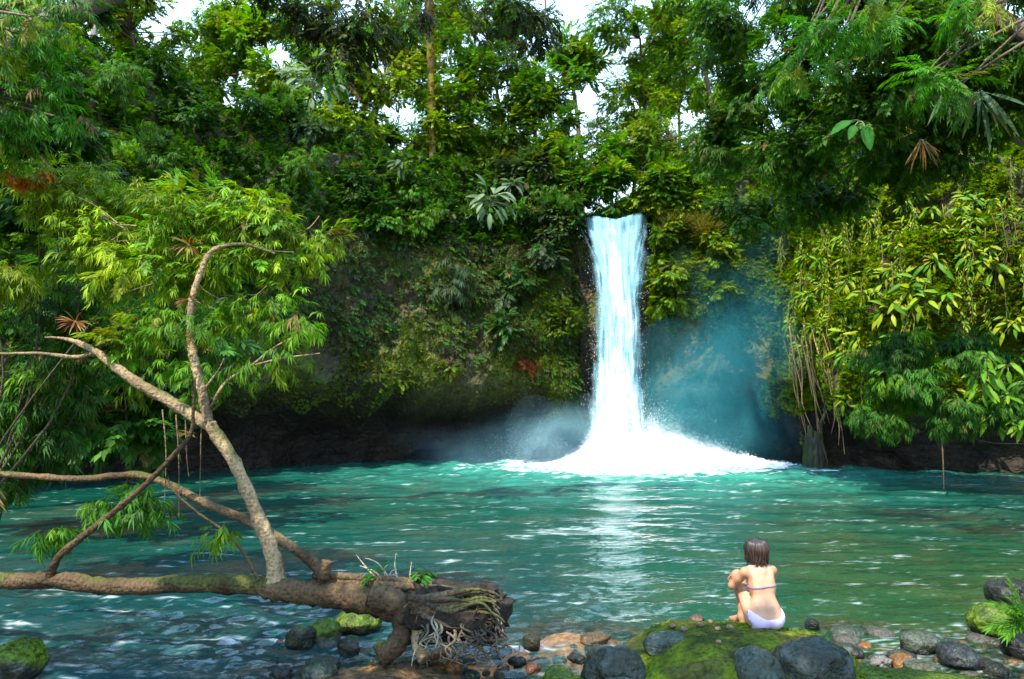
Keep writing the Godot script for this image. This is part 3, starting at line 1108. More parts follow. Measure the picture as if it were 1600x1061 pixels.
	for k in 60000:
		var s := rr(0.08, 0.445)
		var t := rr(0.2, 0.62) if k % 4 else rr(0.55, 0.9)
		var p := cliff_at(s, t)
		var d := n_mid.get_noise_3dv(p * 0.9 + Vector3(4, 0, 0)) + 0.6 * n_fine.get_noise_3dv(p * 0.7)
		if d < rr(-0.5, 0.1):
			continue
		var nrm := Vector3(0.6, 0.25, 0.75)
		var c := vary((OLIVE * 1.2).lerp(Color(0.11, 0.075, 0.028), rng.randf() * rng.randf()), 0.5)
		if n_big.get_noise_3dv(p * 4.0 + Vector3(30, 0, 0)) > 0.12 or (p.y < 5.2 and p.y > 3.4 and rng.randf() < 0.5):
			c = vary(Color(0.11, 0.16, 0.008), 0.4)
		elif rng.randf() < 0.06:
			c = vary(GREY * 1.3, 0.3)
		face.put(p + nrm * 0.03, facing(nrm + unit() * 0.5 + Vector3(0, -0.3, 0), Vector3.UP).scaled_local(Vector3.ONE * rr(0.5, 1.3)), c)
	var fo := spray_node("wall_moss", face, T.tuft, self)
	fo.set_meta("label", "small mossy tufts and creepers speckling the left cliff face")
	var creep := Spray.new()
	for k in 9000:
		var s := rr(0.1, 0.44)
		var t := rr(0.24, 0.64)
		var p := cliff_at(s, t)
		if n_mid.get_noise_3dv(p * 0.55 + Vector3(2, 7, 0)) + 0.35 * n_fine.get_noise_3dv(p) < rr(-0.15, 0.3) - (0.25 if t > 0.5 else 0.0):
			continue
		var c: Color = [MID, OLIVE * 1.4, DEEP * 1.5, Color(0.09, 0.13, 0.02), GREY][rng.randi() % 5]
		creep.put(p + Vector3(0.1, 0, 0.12), facing(Vector3(0.3, -0.7, 0.4) + unit() * 0.6, Vector3(0.5, 0.4, 0.7)).scaled_local(Vector3.ONE * rr(0.3, 0.75)), vary(c, 0.45))
	var co := spray_node("creepers", creep, T.broad, self)
	co.set_meta("label", "trailing creepers hanging over the left cliff face")
	var under := Spray.new()
	for k in 26000:
		var s := rr(0.08, 0.44) if k % 2 else rr(0.5, 0.97)
		var t := rr(0.6, 0.92)
		var p := cliff_at(s, t)
		if n_mid.get_noise_3dv(p * 0.5) < -0.2:
			continue
		under.put(p, facing(Vector3(0, 0.4, 0.5) + unit() * 0.9, Vector3.UP).scaled_local(Vector3.ONE * rr(0.55, 1.15)), vary(MID if rng.randf() < 0.7 else DEEP, 0.5))
	fo = spray_node("undergrowth", under, T.broad, self)
	fo.set_meta("label", "mixed green undergrowth covering the cliff tops")

	# --- single shrubs one can point at on the left cliff
	rng.seed = 404
	plant("shrub", "bright green bush hanging on the cliff face left of the fall", "shrub", at(850, 470, 38.0), [blob(800, 440, 37.2, 1.3, 1.2, 0.7, 9), blob(850, 400, 37.4, 0.9, 0.9, 0.6, 6), blob(790, 520, 37.0, 0.8, 0.9, 0.6, 6)], T.broad, Color(0.05, 0.14, 0.03), 24, 0.5, 1.0, "", 0.5, 0.2, GREY)
	plant("shrub", "pale narrow leaved plant hanging on the middle of the left cliff face", "shrub", at(705, 430, 37.0), [blob(705, 440, 36.4, 0.9, 1.3, 0.5, 7)], T.lance, GREY, 18, 0.45, 1.3, "", 0.9)
	plant("moss_patch", "bright yellow green moss cushion beside the fall's left edge", "moss", at(875, 520, 38.0), [blob(880, 520, 37.2, 0.9, 1.8, 0.5, 16)], T.small, Color(0.12, 0.17, 0.006), 24, 0.4, 0.7)
	plant("moss_patch", "long band of yellow green moss above the dark undercut", "moss", at(600, 590, 35.0), [blob(560, 585, 34.2, 2.6, 0.5, 0.6, 22), blob(660, 575, 35.6, 1.6, 0.5, 0.6, 12)], T.small, Color(0.13, 0.17, 0.006), 22, 0.4, 0.7)
	plant("fern_patch", "rust brown dead fern under the left cliff's lip", "fern", at(820, 560, 37.6), [blob(822, 560, 37.0, 0.35, 0.4, 0.3, 3)], T.pinnate, Color(0.2, 0.05, 0.015), 12, 0.3, 0.8, "", 0.8)
	var big := []
	var pale := []
	for c in [Color(0.09, 0.15, 0.07), Color(0.13, 0.2, 0.1), Color(0.17, 0.24, 0.13)]:
		big.append(big_leaf(1.0, 0.24, 0.5, 0.25, 0.02, c * 0.7, M.leaf))
		pale.append(big_leaf(1.0, 0.27, 0.55, 0.22, 0.02, c, M.leaf))
	rosette("umbrella_plant", "pale umbrella leaved plant high on the left slope", "plant", at(490, 140, 36.5), pale, 34, 1.0, Vector3(0.3, 0.3, 0.9), 0.3, "", 1.2, 1.1)
	rosette("umbrella_plant", "pale umbrella leaved plant low on the cliff lip left of the fall", "plant", at(765, 322, 36.5), pale, 26, 0.85, Vector3(0.3, 0.3, 0.9), 0.3, "", 1.2, 0.9)
	rosette("umbrella_plant", "silvery large leaved plant at the top edge near the white trunk", "plant", at(108, 90, 33.0), pale, 10, 0.8, Vector3(0.4, 0.3, 0.9), 0.2)
	rosette("umbrella_plant", "grey green large leaved plant above the cliff face in the middle", "plant", at(625, 260, 36.5), big, 14, 0.8, Vector3(0.3, 0.3, 0.9), 0.2)
	rosette("umbrella_plant", "small pale leaved plant on the slope right of the grey one", "plant", at(800, 290, 37.0), big, 12, 0.7, Vector3(0.3, 0.3, 0.9), 0.2)

	# --- right wall: vines, ivy and large leaved climbers in the sun
	rng.seed = 505
	var ivy := Spray.new()
	for k in 90000:
		var s := rr(0.515, 0.93)
		if s < 0.66 and rng.randf() < 0.35:
			continue
		var t := rr(0.225, 0.74)
		var p := cliff_at(s, t)
		var low := 2.2 + 1.6 * n_big.get_noise_2d(p.x * 9, p.z * 9)
		if s < 0.67:
			low = 6.3 + 1.5 * n_big.get_noise_2d(p.x * 12, p.z * 9)
		if p.y < low or n_mid.get_noise_3dv(p * Vector3(1.6, 0.5, 1.6)) < rr(-0.4, 0.0):
			continue
		var nrm := Vector3(-0.75, 0.1, 0.65)
		var c := vary(YELLOW * 1.15 if rng.randf() < 0.6 else BRIGHT * 1.1, 0.5)
		if rng.randf() < 0.12:
			c = vary(Color(0.16, 0.09, 0.03), 0.3)
		ivy.put(p + nrm * rr(0.02, 0.3), facing(nrm * 0.35 + unit() * 0.35 + Vector3(0, -1.0, 0), nrm).scaled_local(Vector3(1, rr(1.0, 1.8), 1) * rr(0.7, 1.7)), c)
	fo = spray_node("ivy", ivy, T.tuft, self)
	fo.set_meta("label", "yellow green ivy curtain covering the sunlit right cliff")
	var vines := []
	for k in 5:
		var v := MB.new()
		var len_ := rr(2.4, 4.5)
		var pts := []
		for e in 6:
			pts.append(Vector3(0.12 * rr(-1, 1), -len_ * e / 5.0, 0.1 * rr(-1, 1)))
		tube(v, pts, [0.02, 0.02, 0.018, 0.016, 0.014, 0.01], 4, 3, 0.0, Color(0.3, 0.22, 0.1) * rr(0.5, 0.9))
		var lv := MB.new()
		for e in int(len_ * 30):
			var y := -len_ * rng.randf()
			var c := vary(YELLOW if rng.randf() < 0.7 else BRIGHT, 0.4)
			leaf(lv, Vector3(rr(-0.12, 0.12), y, rr(-0.1, 0.1)), Vector3(rr(-0.7, 0.7), -1, rr(-0.7, 0.7)), Vector3(rr(-0.5, 0.5), 0.3, 1), rr(0.1, 0.24), rr(0.04, 0.085), 0.3, c)
		vines.append([v.mesh(M.bark), lv.mesh(M.leaf)])
	for k in 130:
		var s := rr(0.685, 0.9)
		var t := rr(0.34, 0.62)
		var nrm := cliff_normal(s, t)
		var p := cliff_at(s, t) + nrm * rr(0.25, 0.6)
		var v := thing("hanging_vine", "leafy vine on right cliff, " + on_right(s, t), "vine", p, "vines hanging down the right cliff")
		var w: Array = vines[k % 5]
		v.rotation.y = rr(0, TAU)
		part("stem", w[0], v)
		part("leaves", w[1], v, Transform3D(), "stuff")
	var lush := []
	for c in [YELLOW, Color(0.14, 0.28, 0.012), Color(0.3, 0.34, 0.015), Color(0.08, 0.22, 0.012)]:
		lush.append(big_leaf(1.0, 0.27, 0.45, 0.22, 0.03, c, M.leaf))
		lush.append(big_leaf(1.0, 0.22, 0.65, 0.25, 0.03, c * 0.8, M.leaf))
	var orange := lush + [big_leaf(0.8, 0.25, 0.5, 0.25, 0.03, Color(0.42, 0.2, 0.015), M.leaf)]
	for k in 190:
		var s := rr(0.7, 0.885)
		var t := lerpf(0.25, 0.56, pow(rng.randf(), 0.9))
		if s < 0.745 and t < 0.34:
			continue
		var nrm := cliff_normal(s, t)
		var p := cliff_at(s, t) + nrm * rr(0.1, 0.35)
		rosette("climber", ["glossy green climber on right cliff, ", "orange flecked climber on right cliff, "][int(k % 9 == 0)] + on_right(s, t), "plant", p, orange if k % 9 == 0 else lush, 8 + rng.randi() % 5, rr(0.45, 0.85) if s > 0.745 and s < 0.84 and t < 0.47 and k % 3 else rr(0.25, 0.5), Vector3(-0.75, 0.1, 0.65), 0.1, "orange flecked climbers on the right cliff" if k % 9 == 0 else "large leaved climbers on the right cliff", 1.0, 0.5)
	# the ledge bush right of the fall and the pale hanging roots
	plant("shrub", "sunlit yellow green bush on the ledge just right of the fall", "shrub", at(1070, 400, 38.4), [blob(1060, 420, 37.0, 1.2, 1.0, 0.8, 10), blob(1100, 390, 37.2, 1.1, 1.0, 0.8, 9), blob(1050, 465, 37.0, 0.8, 0.6, 0.6, 6), blob(1110, 455, 37.0, 0.7, 0.6, 0.5, 5), blob(1045, 370, 37.4, 0.8, 0.7, 0.6, 6)], T.broad, Color(0.12, 0.22, 0.012), 24, 0.45, 0.9, "", 0.4, 0.4)
	plant("shrub", "grassy brown and green tuft above the ledge right of the fall", "shrub", at(1090, 340, 38.2), [blob(1080, 350, 37.6, 1.4, 0.7, 0.6, 9)], T.grass, Color(0.16, 0.15, 0.04), 22, 0.5, 2.0, "", 0.9)
	for k in 24:
		var p := at(1230 + k * 3.6 + rr(-5, 5), 490 + rr(0, 90), 35.3 - k * 0.08)
		var mr := MB.new()
		var l := rr(2.5, 4.6)
		tube(mr, [Vector3.ZERO, Vector3(rr(0, 0.3), -l * 0.35, rr(-0.1, 0.2)), Vector3(rr(0.2, 0.5), -l * 0.7, rr(-0.1, 0.3)), Vector3(rr(0.3, 0.8), -l, rr(0, 0.3))], [rr(0.015, 0.03), rr(0.015, 0.035), 0.022, 0.008], 5, 4, 0.15, vary(Color(0.36, 0.23, 0.1), 0.5))
		single("hanging_root", mr.mesh(M.bark), "pale tan root hanging over the corner of the right cliff", "root", p, "tan roots at the right cliff's corner")

	# --- right canopy, in shade, between the camera and the right cliff
	rng.seed = 606
	var right := "trees leaning in from the right bank"
	var rb := Vector3(17, 1, -17)
	tree("tree", "big dark tree spreading over the upper right of the pool", "tree", rb, [Vector3(16.5, 8, -18), at(1400, -60, 21), at(1250, -120, 22)], 0.4, [blob(1180, 150, 25, 1.8, 1.4, 1.8, 16), blob(1260, 110, 23, 1.8, 1.4, 1.6, 18), blob(1330, 190, 22, 1.7, 1.3, 1.6, 18), blob(1240, 230, 24, 1.6, 1.2, 1.4, 15), blob(1120, 230, 27, 1.5, 1.3, 1.5, 13), blob(1140, 60, 26, 1.8, 1.5, 1.5, 14), blob(1400, 90, 20, 1.7, 1.4, 1.6, 16), blob(1180, 0, 24, 1.6, 0.8, 1.4, 12), blob(1290, -10, 22, 1.6, 0.8, 1.4, 12), blob(1400, 0, 21, 1.5, 0.8, 1.4, 11), blob(1510, -10, 20, 1.4, 0.7, 1.3, 10)], T.small, MID, 60, 0.6, 0.8, bark, right, 0.4, 0.12, BRIGHT, T.lance)
	rb = Vector3(19, 1, -23)
	tree("tree", "dark leafy tree hanging in front of the right cliff's upper part", "tree", rb, [Vector3(19, 8, -23), at(1450, 150, 23)], 0.35, [blob(1480, 200, 22, 1.7, 1.3, 1.5, 14), blob(1390, 260, 24, 1.5, 1.0, 1.4, 12), blob(1290, 310, 27, 1.6, 0.9, 1.3, 12), blob(1170, 330, 31, 1.5, 0.9, 1.2, 11), blob(1560, 120, 20, 1.6, 1.4, 1.5, 13), blob(1590, 30, 19, 1.6, 1.4, 1.5, 12), blob(1480, 40, 20, 1.7, 1.3, 1.5, 13)], T.small, MID * 0.85, 60, 0.6, 0.8, bark, right, 0.4, 0.1, BRIGHT, T.broad)
	rb = Vector3(12.5, 1, -10)
	tree("feathery_tree", "feathery leaved tree reaching in from the right with bright sunlit sprays", "tree", rb, [Vector3(12, 7, -11), at(1600, -90, 13), at(1400, -110, 14)], 0.2, [blob(1285, 55, 14, 0.7, 0.38, 0.5, 7), blob(1235, 105, 14.5, 0.5, 0.3, 0.5, 3), blob(1455, 140, 12.5, 0.4, 0.32, 0.4, 5), blob(1545, 10, 12, 0.6, 0.3, 0.5, 4), blob(1380, 10, 13, 0.6, 0.25, 0.5, 4)], T.pinnate, Color(0.07, 0.24, 0.01), 18, 0.32, 0.56, bark, right, 0.55, 0.25)
	# strap leaved epiphytes hanging below it
	var strap := []
	for c in [Color(0.03, 0.06, 0.02), Color(0.05, 0.09, 0.04), Color(0.07, 0.08, 0.02)]:
		strap.append(big_leaf(1.0, 0.085, 0.25, 0.3, 0.02, c * 0.8, M.dull_leaf))
	var dry := []
	for c in [Color(0.17, 0.09, 0.015), Color(0.12, 0.06, 0.015), Color(0.07, 0.05, 0.015)]:
		dry.append(big_leaf(1.0, 0.05, 0.5, 0.3, 0.02, c, M.dull_leaf))
	rosette("birds_nest_fern", "dark strap leaved fern hanging at the upper right edge", "fern", at(1530, 150, 13.0), strap, 16, 0.85, Vector3(-0.4, -0.1, 0.9), -0.3, "", 0.5, 0.2)
	rosette("birds_nest_fern", "strap leaved fern hanging beside the darker one at the upper right", "fern", at(1490, 130, 13.6), strap, 10, 0.8, Vector3(-0.4, -0.1, 0.9), -0.4, "", 0.5, 0.2)
	rosette("dry_fern", "orange and brown dry leaf bunch hanging at the upper right", "fern", at(1440, 222, 13.0), dry, 24, 0.5, Vector3(-0.4, -0.2, 0.9), -0.5, "", 0.9, 0.1)
	var dark_big := [big_leaf(1.0, 0.42, 0.35, 0.2, 0.03, Color(0.015, 0.075, 0.01), M.dull_leaf)]
	rosette("broad_leaf_plant", "very broad dark green leaves hanging in the upper right shade", "plant", at(1345, 190, 14.0), dark_big, 3, 0.5, Vector3(-0.3, 0.1, 0.9), 0.0)

	# --- the dark bush at the right waterline
	rng.seed = 707
	var wb := Vector3(16.5, 1.4, -25.5)
	plant("shrub", "deep green drooping bush over the water below the right cliff", "shrub", wb, [blob(1390, 560, 24.5, 1.0, 0.9, 0.9, 12), blob(1440, 600, 24, 1.2, 0.9, 0.9, 14), blob(1370, 635, 24, 0.8, 0.8, 0.7, 9), blob(1500, 560, 23.5, 1.2, 0.9, 0.9, 12), blob(1420, 545, 24.5, 1.0, 0.6, 0.8, 10), blob(1560, 600, 23, 1.1, 0.9, 0.9, 11), blob(1480, 640, 23.5, 0.9, 0.6, 0.8, 9)], T.lance, Color(0.04, 0.13, 0.012), 46, 0.45, 0.75, "", 0.7, 0.12, BRIGHT)
	for k in 12:
		rosette("climber", "large leaved climber drooping over the right waterline", "plant", at(1510 + rr(-10, 100), 600 + rr(-50, 70), 22.5 + rr(-0.4, 0.6)), [lush[2], lush[3], lush[6], lush[7]], 9, rr(0.38, 0.6), Vector3(-0.6, 0.0, 0.75), -0.2, "large leaved climbers at the right waterline", 0.8, 0.5)
	var hv := MB.new()
	var top := at(1478, 590, 23.6)
	tube(hv, [Vector3.ZERO, at(1470, 650, 23.5) - top, at(1473, 705, 23.3) - top, at(1475, 765, 23.0) - top], [0.03, 0.03, 0.022, 0.012], 6, 5, 0.2, Color(0.1, 0.065, 0.03))
	single("liana", hv.mesh(M.bark), "single bare liana dangling into the water at the right", "vine", top)

	# --- left bank: bushes by the water, near
	rng.seed = 808
	var left := "bushes on the near left bank"
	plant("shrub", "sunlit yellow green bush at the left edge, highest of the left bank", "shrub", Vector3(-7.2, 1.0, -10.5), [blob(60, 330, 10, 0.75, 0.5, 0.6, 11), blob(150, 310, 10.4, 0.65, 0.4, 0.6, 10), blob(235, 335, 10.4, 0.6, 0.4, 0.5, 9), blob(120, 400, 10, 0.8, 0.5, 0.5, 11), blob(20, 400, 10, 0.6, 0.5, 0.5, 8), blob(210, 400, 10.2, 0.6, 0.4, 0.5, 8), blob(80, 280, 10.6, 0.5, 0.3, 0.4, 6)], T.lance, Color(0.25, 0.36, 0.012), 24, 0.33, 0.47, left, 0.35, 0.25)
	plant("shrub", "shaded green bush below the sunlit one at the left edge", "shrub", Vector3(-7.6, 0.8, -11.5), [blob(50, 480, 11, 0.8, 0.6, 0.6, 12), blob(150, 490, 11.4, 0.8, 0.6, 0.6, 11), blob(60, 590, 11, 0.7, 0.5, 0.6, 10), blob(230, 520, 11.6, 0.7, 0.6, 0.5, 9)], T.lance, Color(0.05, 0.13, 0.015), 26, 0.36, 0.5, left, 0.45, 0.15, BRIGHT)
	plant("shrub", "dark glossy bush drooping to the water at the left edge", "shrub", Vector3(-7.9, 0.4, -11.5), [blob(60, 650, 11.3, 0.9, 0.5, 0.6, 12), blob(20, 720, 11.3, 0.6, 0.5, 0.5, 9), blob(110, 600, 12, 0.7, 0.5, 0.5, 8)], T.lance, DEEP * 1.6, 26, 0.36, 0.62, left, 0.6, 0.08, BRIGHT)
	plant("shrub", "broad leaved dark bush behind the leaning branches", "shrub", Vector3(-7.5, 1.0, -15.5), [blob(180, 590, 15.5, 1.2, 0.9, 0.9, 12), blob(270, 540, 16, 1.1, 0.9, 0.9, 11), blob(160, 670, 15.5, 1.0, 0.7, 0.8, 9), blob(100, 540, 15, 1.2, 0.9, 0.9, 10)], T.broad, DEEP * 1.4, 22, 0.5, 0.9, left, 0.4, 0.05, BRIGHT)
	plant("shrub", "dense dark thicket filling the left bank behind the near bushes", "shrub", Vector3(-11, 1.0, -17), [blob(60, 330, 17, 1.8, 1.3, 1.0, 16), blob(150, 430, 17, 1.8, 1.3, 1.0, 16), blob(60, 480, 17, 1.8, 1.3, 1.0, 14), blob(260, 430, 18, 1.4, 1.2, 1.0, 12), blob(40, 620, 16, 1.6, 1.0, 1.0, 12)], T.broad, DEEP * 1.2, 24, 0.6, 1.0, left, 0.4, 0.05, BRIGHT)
	# --- the near tree at the upper left and its overhanging limb
	rng.seed = 909
	var lb := Vector3(-9.5, 0.8, -8.5)
	tree("tree", "near tree at the upper left edge with bright leaf tips", "tree", lb, [Vector3(-9, 4, -9), at(-140, 60, 9.5), at(-60, -80, 9.5)], 0.2, [blob(10, 60, 9, 0.55, 0.5, 0.5, 6), blob(45, 160, 9.4, 0.5, 0.45, 0.5, 5), blob(10, 230, 9.6, 0.45, 0.4, 0.4, 6), blob(80, 20, 9.6, 0.5, 0.35, 0.5, 6), blob(-40, 150, 9.5, 0.6, 0.8, 0.6, 8)], T.lance, Color(0.06, 0.2, 0.012), 24, 0.33, 0.5, bark, "", 0.5, 0.1)
	tree("tree", "dark shaded tree filling the upper left behind the near leaves", "tree", Vector3(-13.5, 1, -19), [Vector3(-13, 7, -19), at(30, 90, 19), at(60, 10, 19)], 0.25, [blob(40, 200, 19, 1.4, 1.2, 1.0, 13), blob(120, 220, 20, 1.2, 1.0, 1.0, 11), blob(70, 100, 19, 1.4, 1.1, 1.0, 12), blob(30, 20, 19, 1.3, 1.0, 1.0, 9)], T.broad, DEEP, 24, 0.6, 0.95, bark, "", 0.4, 0.05, BRIGHT)
	tree("overhanging_tree", "brown green limb hanging across the top from a tree outside the left edge", "tree", Vector3(-14, 1, -13), [Vector3(-12.5, 7, -14), Vector3(-8, 11.6, -16), at(470, -130, 17.5), at(640, -150, 18), at(850, -120, 19)], 0.3, [blob(470, 20, 17.5, 0.9, 0.5, 0.6, 9), blob(560, 45, 17, 0.7, 0.75, 0.6, 10), blob(630, 15, 18, 0.7, 0.4, 0.6, 6), blob(800, 15, 18.5, 0.55, 0.5, 0.5, 7), blob(845, 40, 19, 0.35, 0.6, 0.4, 5), blob(530, 100, 17, 0.4, 0.5, 0.4, 4), blob(390, -10, 17, 0.8, 0.4, 0.6, 5)], T.small, Color(0.04, 0.055, 0.012), 22, 0.4, 0.8, bark, "", 0.7, 0.15, MID)
	var sb := Vector3(-7.5, 0.8, 2.0)
	tree("shade_tree", "leafy tree standing behind the viewer on the left, shading the shallows", "tree", sb, [Vector3(-7, 5, 1), Vector3(-6, 8.2, -1)], 0.25, [[Vector3(-5.6, 8.4, -2.4), Vector3(3.2, 0.7, 1.3), 30], [Vector3(-1.8, 8.8, -1.6), Vector3(1.3, 0.6, 0.8), 9], [Vector3(2.9, 8.8, -1.4), Vector3(1.7, 0.6, 0.8), 10]], T.broad, MID, 24, 0.5, 1.0, bark, "", 0.3, 0.2)

# ------------------------------------------------------------------ stones
func stone(called: String, label: String, px: float, py: float, hw: float, hh: float, d: float, col: Color, seed_: int, moss := 0.0, deep := 0.8, group := "", angular := 0.0, level := 3, rough := 0.16) -> Node3D:
	# d 0: it stands in the stream; else its top is where d puts it and its foot is buried
	var p := at(px, py, d)
	var half := 0.0
	if d == 0.0:
		d = -at_y(px, py + hh * 0.55, 0.0).z
		half = hh * d / FPX
		p = at(px, py, d)
	else:
		var top := at(px, py - hh, d).y
		half = (top + 0.15) * 0.5
		p.y = top - half
	var m := rock_mesh(Vector3(hw * d / FPX, half, hw * d / FPX * deep), seed_, level, col, moss, rough, null, maxf(angular, 0.22))
	var o := single(called, m, label, "stone" if hw < 30 else "boulder", p, group)
	o.rotation.y = seed_ * 1.7
	if moss > 0.5:
		var tufts := Spray.new()
		var arr := m.surface_get_arrays(0)
		var vs: PackedVector3Array = arr[Mesh.ARRAY_VERTEX]
		var ns: PackedVector3Array = arr[Mesh.ARRAY_NORMAL]
		for k in 900:
			var i := rng.randi() % vs.size()
			if ns[i].y > 0.35 and n_mid.get_noise_3dv(vs[i] * 4.0) > rr(-0.3, 0.1):
				tufts.put(vs[i] + unit() * 0.02, facing(ns[i] + unit() * 0.4, Vector3(0, 0, 1)).scaled_local(Vector3.ONE * rr(0.12, 0.28)), vary(Color(0.12, 0.19, 0.007), 0.5))
		spray_node("moss_tufts", tufts, T.tuft, o)
	return o

const BOULDER := Vector3(1.84, 0.03, -7.28)
var boulder_skin := PackedVector3Array()

func boulder_top(p: Vector3) -> float:
	var best := 0.0
	var near := 9.0
	for q in boulder_skin:
		if q.y > 0.0:
			var d := Vector2(q.x + BOULDER.x - p.x, q.z + BOULDER.z - p.z).length()
			if d < near:
				near = d
				best = q.y + BOULDER.y
	return best

func build_rocks() -> void:
	var grey := Color(0.042, 0.056, 0.042)
	var dark := Color(0.022, 0.024, 0.02)
	var brown := Color(0.11, 0.07, 0.035)
	rng.seed = 111
	# the mossy boulder that carries the person
	var s := sphere(5)
	var mb := MB.new()
	var size := Vector3(1.2, 0.42, 0.88)
	for q: Vector3 in s[0]:
		var e := Vector3(signf(q.x) * pow(absf(q.x), 0.68), signf(q.y) * pow(absf(q.y), 0.42), signf(q.z) * pow(absf(q.z), 0.75))
		var p := e * size * (1.0 + 0.1 * n_mid.get_noise_3dv(q * 4.0 + Vector3(5, 0, 0)) + 0.2 * n_big.get_noise_3dv(q * 12.0))
		if e.x < -0.2:
			p.y -= (-0.2 - e.x) * 0.3
		p.y += 0.03 * n_mid.get_noise_3dv(p * 6.0)
		var g := 1.0 + 0.5 * n_fine.get_noise_3dv(p * 4.0)
		var ms := clampf((q.y * 1.6 + 0.25 + n_mid.get_noise_3dv(p * 2.6) * 1.1) * 2.6, 0, 1)
		var bald := clampf((n_mid.get_noise_3dv(p * 4.0 + Vector3(0, 9, 3)) - 0.12) * 4.0, 0, 0.7)
		var mc := Color(0.03, 0.045, 0.006).lerp(Color(0.15, 0.2, 0.006), clampf(0.45 + n_mid.get_noise_3dv(p * 3.0) * 1.1 + n_fine.get_noise_3dv(p * 5.0) * 0.6, 0, 1))
		mc = mc.lerp(Color(0.06, 0.05, 0.02), bald)
		p += q * ms * (0.016 + 0.02 * n_fine.get_noise_3dv(p * 9.0))
		mb.add(p, (grey * 0.8 * g).lerp(mc, ms))
	for i in range(0, s[1].size(), 3):
		mb.tri(s[1][i], s[1][i + 2], s[1][i + 1])
	var boulder := single("mossy_boulder", mb.mesh(M.moss_rock), "broad moss covered boulder that the person sits on", "boulder", BOULDER)
	boulder_skin = mb.v
	var tufts := Spray.new()
	for k in 5200:
		var q := unit()
		if q.y < 0.12:
			continue
		var e := Vector3(signf(q.x) * pow(absf(q.x), 0.68), pow(q.y, 0.42), signf(q.z) * pow(absf(q.z), 0.75))
		var p := e * size * (1.0 + 0.1 * n_mid.get_noise_3dv(q * 4.0 + Vector3(5, 0, 0)) + 0.2 * n_big.get_noise_3dv(q * 12.0))
		if e.x < -0.2:
			p.y -= (-0.2 - e.x) * 0.3
		p.y += 0.03 * n_mid.get_noise_3dv(p * 6.0)
		if n_mid.get_noise_3dv(p * 3.0) < rr(-0.3, 0.15):
			continue
		tufts.put(p + q * 0.012, facing(q + unit() * 0.3, Vector3(0, 0, 1)).scaled_local(Vector3.ONE * rr(0.1, 0.24)), vary(Color(0.12, 0.17, 0.006), 0.5))
	spray_node("moss_tufts", tufts, T.tuft, boulder)

	stone("boulder", "smooth blue grey boulder, the larger of two before the mossy boulder", 1264, 1032, 66, 42, 6.72, grey, 11, 0.0, 0.8, "", 0.0, 4, 0.1)
	stone("boulder", "smooth blue grey boulder with a white scar, smaller of two before the mossy boulder", 1184, 1042, 58, 34, 6.66, grey * 1.15, 12, 0.0, 0.8, "", 0.0, 4, 0.12)
	stone("boulder", "rounded grey stone at the left end of the mossy boulder", 958, 1044, 54, 40, 6.95, grey * 0.8, 13, 0.05, 0.9, "", 0.0, 4, 0.1)
	var set_in := at_y(1040, 1024, 0.3)
	single("stone", rock_mesh(Vector3(0.2, 0.1, 0.15), 14, 3, grey * 1.3), "flat grey stone set in the moss of the big boulder", "stone", Vector3(set_in.x, boulder_top(set_in) + 0.0, set_in.z))
	var on := at_y(1088, 972, 0.38)
	single("stone", rock_mesh(Vector3(0.07, 0.055, 0.06), 15, 2, Color(0.16, 0.1, 0.06)), "brown stone lying on top of the mossy boulder", "stone", Vector3(on.x, boulder_top(on) + 0.04, on.z))
	for q in [[1070, 998], [1095, 992], [1121, 1001], [1141, 998], [1092, 1016], [1124, 1021], [1052, 990], [1110, 985]]:
		var p := at_y(q[0], q[1], 0.37)
		single("pebble", rock_mesh(Vector3(0.026, 0.018, 0.022) * rr(0.7, 1.3), rng.randi() % 60, 1, Color(0.25, 0.19, 0.1)), "tan pebble lying in the moss of the big boulder", "stone", Vector3(p.x, boulder_top(p) + 0.012, p.z), "tan pebbles on the moss")
	stone("boulder", "low mossy stone at the bottom edge left of the big boulder", 880, 1064, 50, 16, 6.8, dark, 16, 0.75)
	stone("boulder", "flat teal stone at the bottom edge before the mossy boulder", 965, 1064, 38, 13, 6.55, grey, 17)
	stone("stone", "dark round stone standing in the stream left of the mossy boulder", 830, 1003, 17, 13, 0.0, dark * 1.3, 18)
	stone("stone", "flat brown stone touching the mossy boulder's left shoulder", 930, 998, 26, 9, 0.0, brown, 19)
	stone("stone", "small black stone in the current below the flat brown one", 902, 1029, 16, 7, 0.0, dark, 20)
	stone("stone", "reddish stone in the shallow stream at the bottom middle", 833, 1045, 15, 9, 0.0, Color(0.13, 0.055, 0.03), 21)
	stone("stone", "black stone beside the reddish one in the stream", 808, 1034, 16, 7, 0.0, dark, 22)
	stone("stone", "dark wet stone at the right end of the mossy boulder", 1268, 976, 15, 10, 0.0, dark, 23)
	stone("boulder", "spotted teal and brown stone in the right hand shallows", 1438, 1006, 36, 20, 0.0, Color(0.055, 0.065, 0.045), 24)
	stone("boulder", "dark domed stone half out of the water, right of the spotted stone", 1497, 1024, 40, 19, 0.0, Color(0.03, 0.035, 0.035), 25)
	stone("stone", "pale angular slab tilted in the shallows", 1376, 1034, 24, 12, 0.0, Color(0.22, 0.21, 0.19), 26, 0.0, 0.7, "", 0.7)
	stone("stone", "dark angular stone leaning beside the pale slab", 1330, 1046, 22, 13, 0.0, dark * 1.4, 27, 0.0, 0.8, "", 0.6)
	stone("stone", "flat green grey stone in the shallows below the spotted stone", 1440, 1044, 30, 11, 0.0, Color(0.08, 0.1, 0.07), 29)
	stone("boulder", "bright mossy boulder at the right edge", 1556, 974, 46, 30, 0.0, dark, 30, 0.95, 0.9, "", 0.0, 4)
	stone("boulder", "dark bare boulder behind the bright mossy one", 1582, 928, 42, 26, 0.0, dark, 31, 0.2, 0.8, "", 0.3)
	stone("boulder", "black rock below the fern at the right edge", 1594, 1010, 36, 22, 0.0, dark * 0.7, 32)
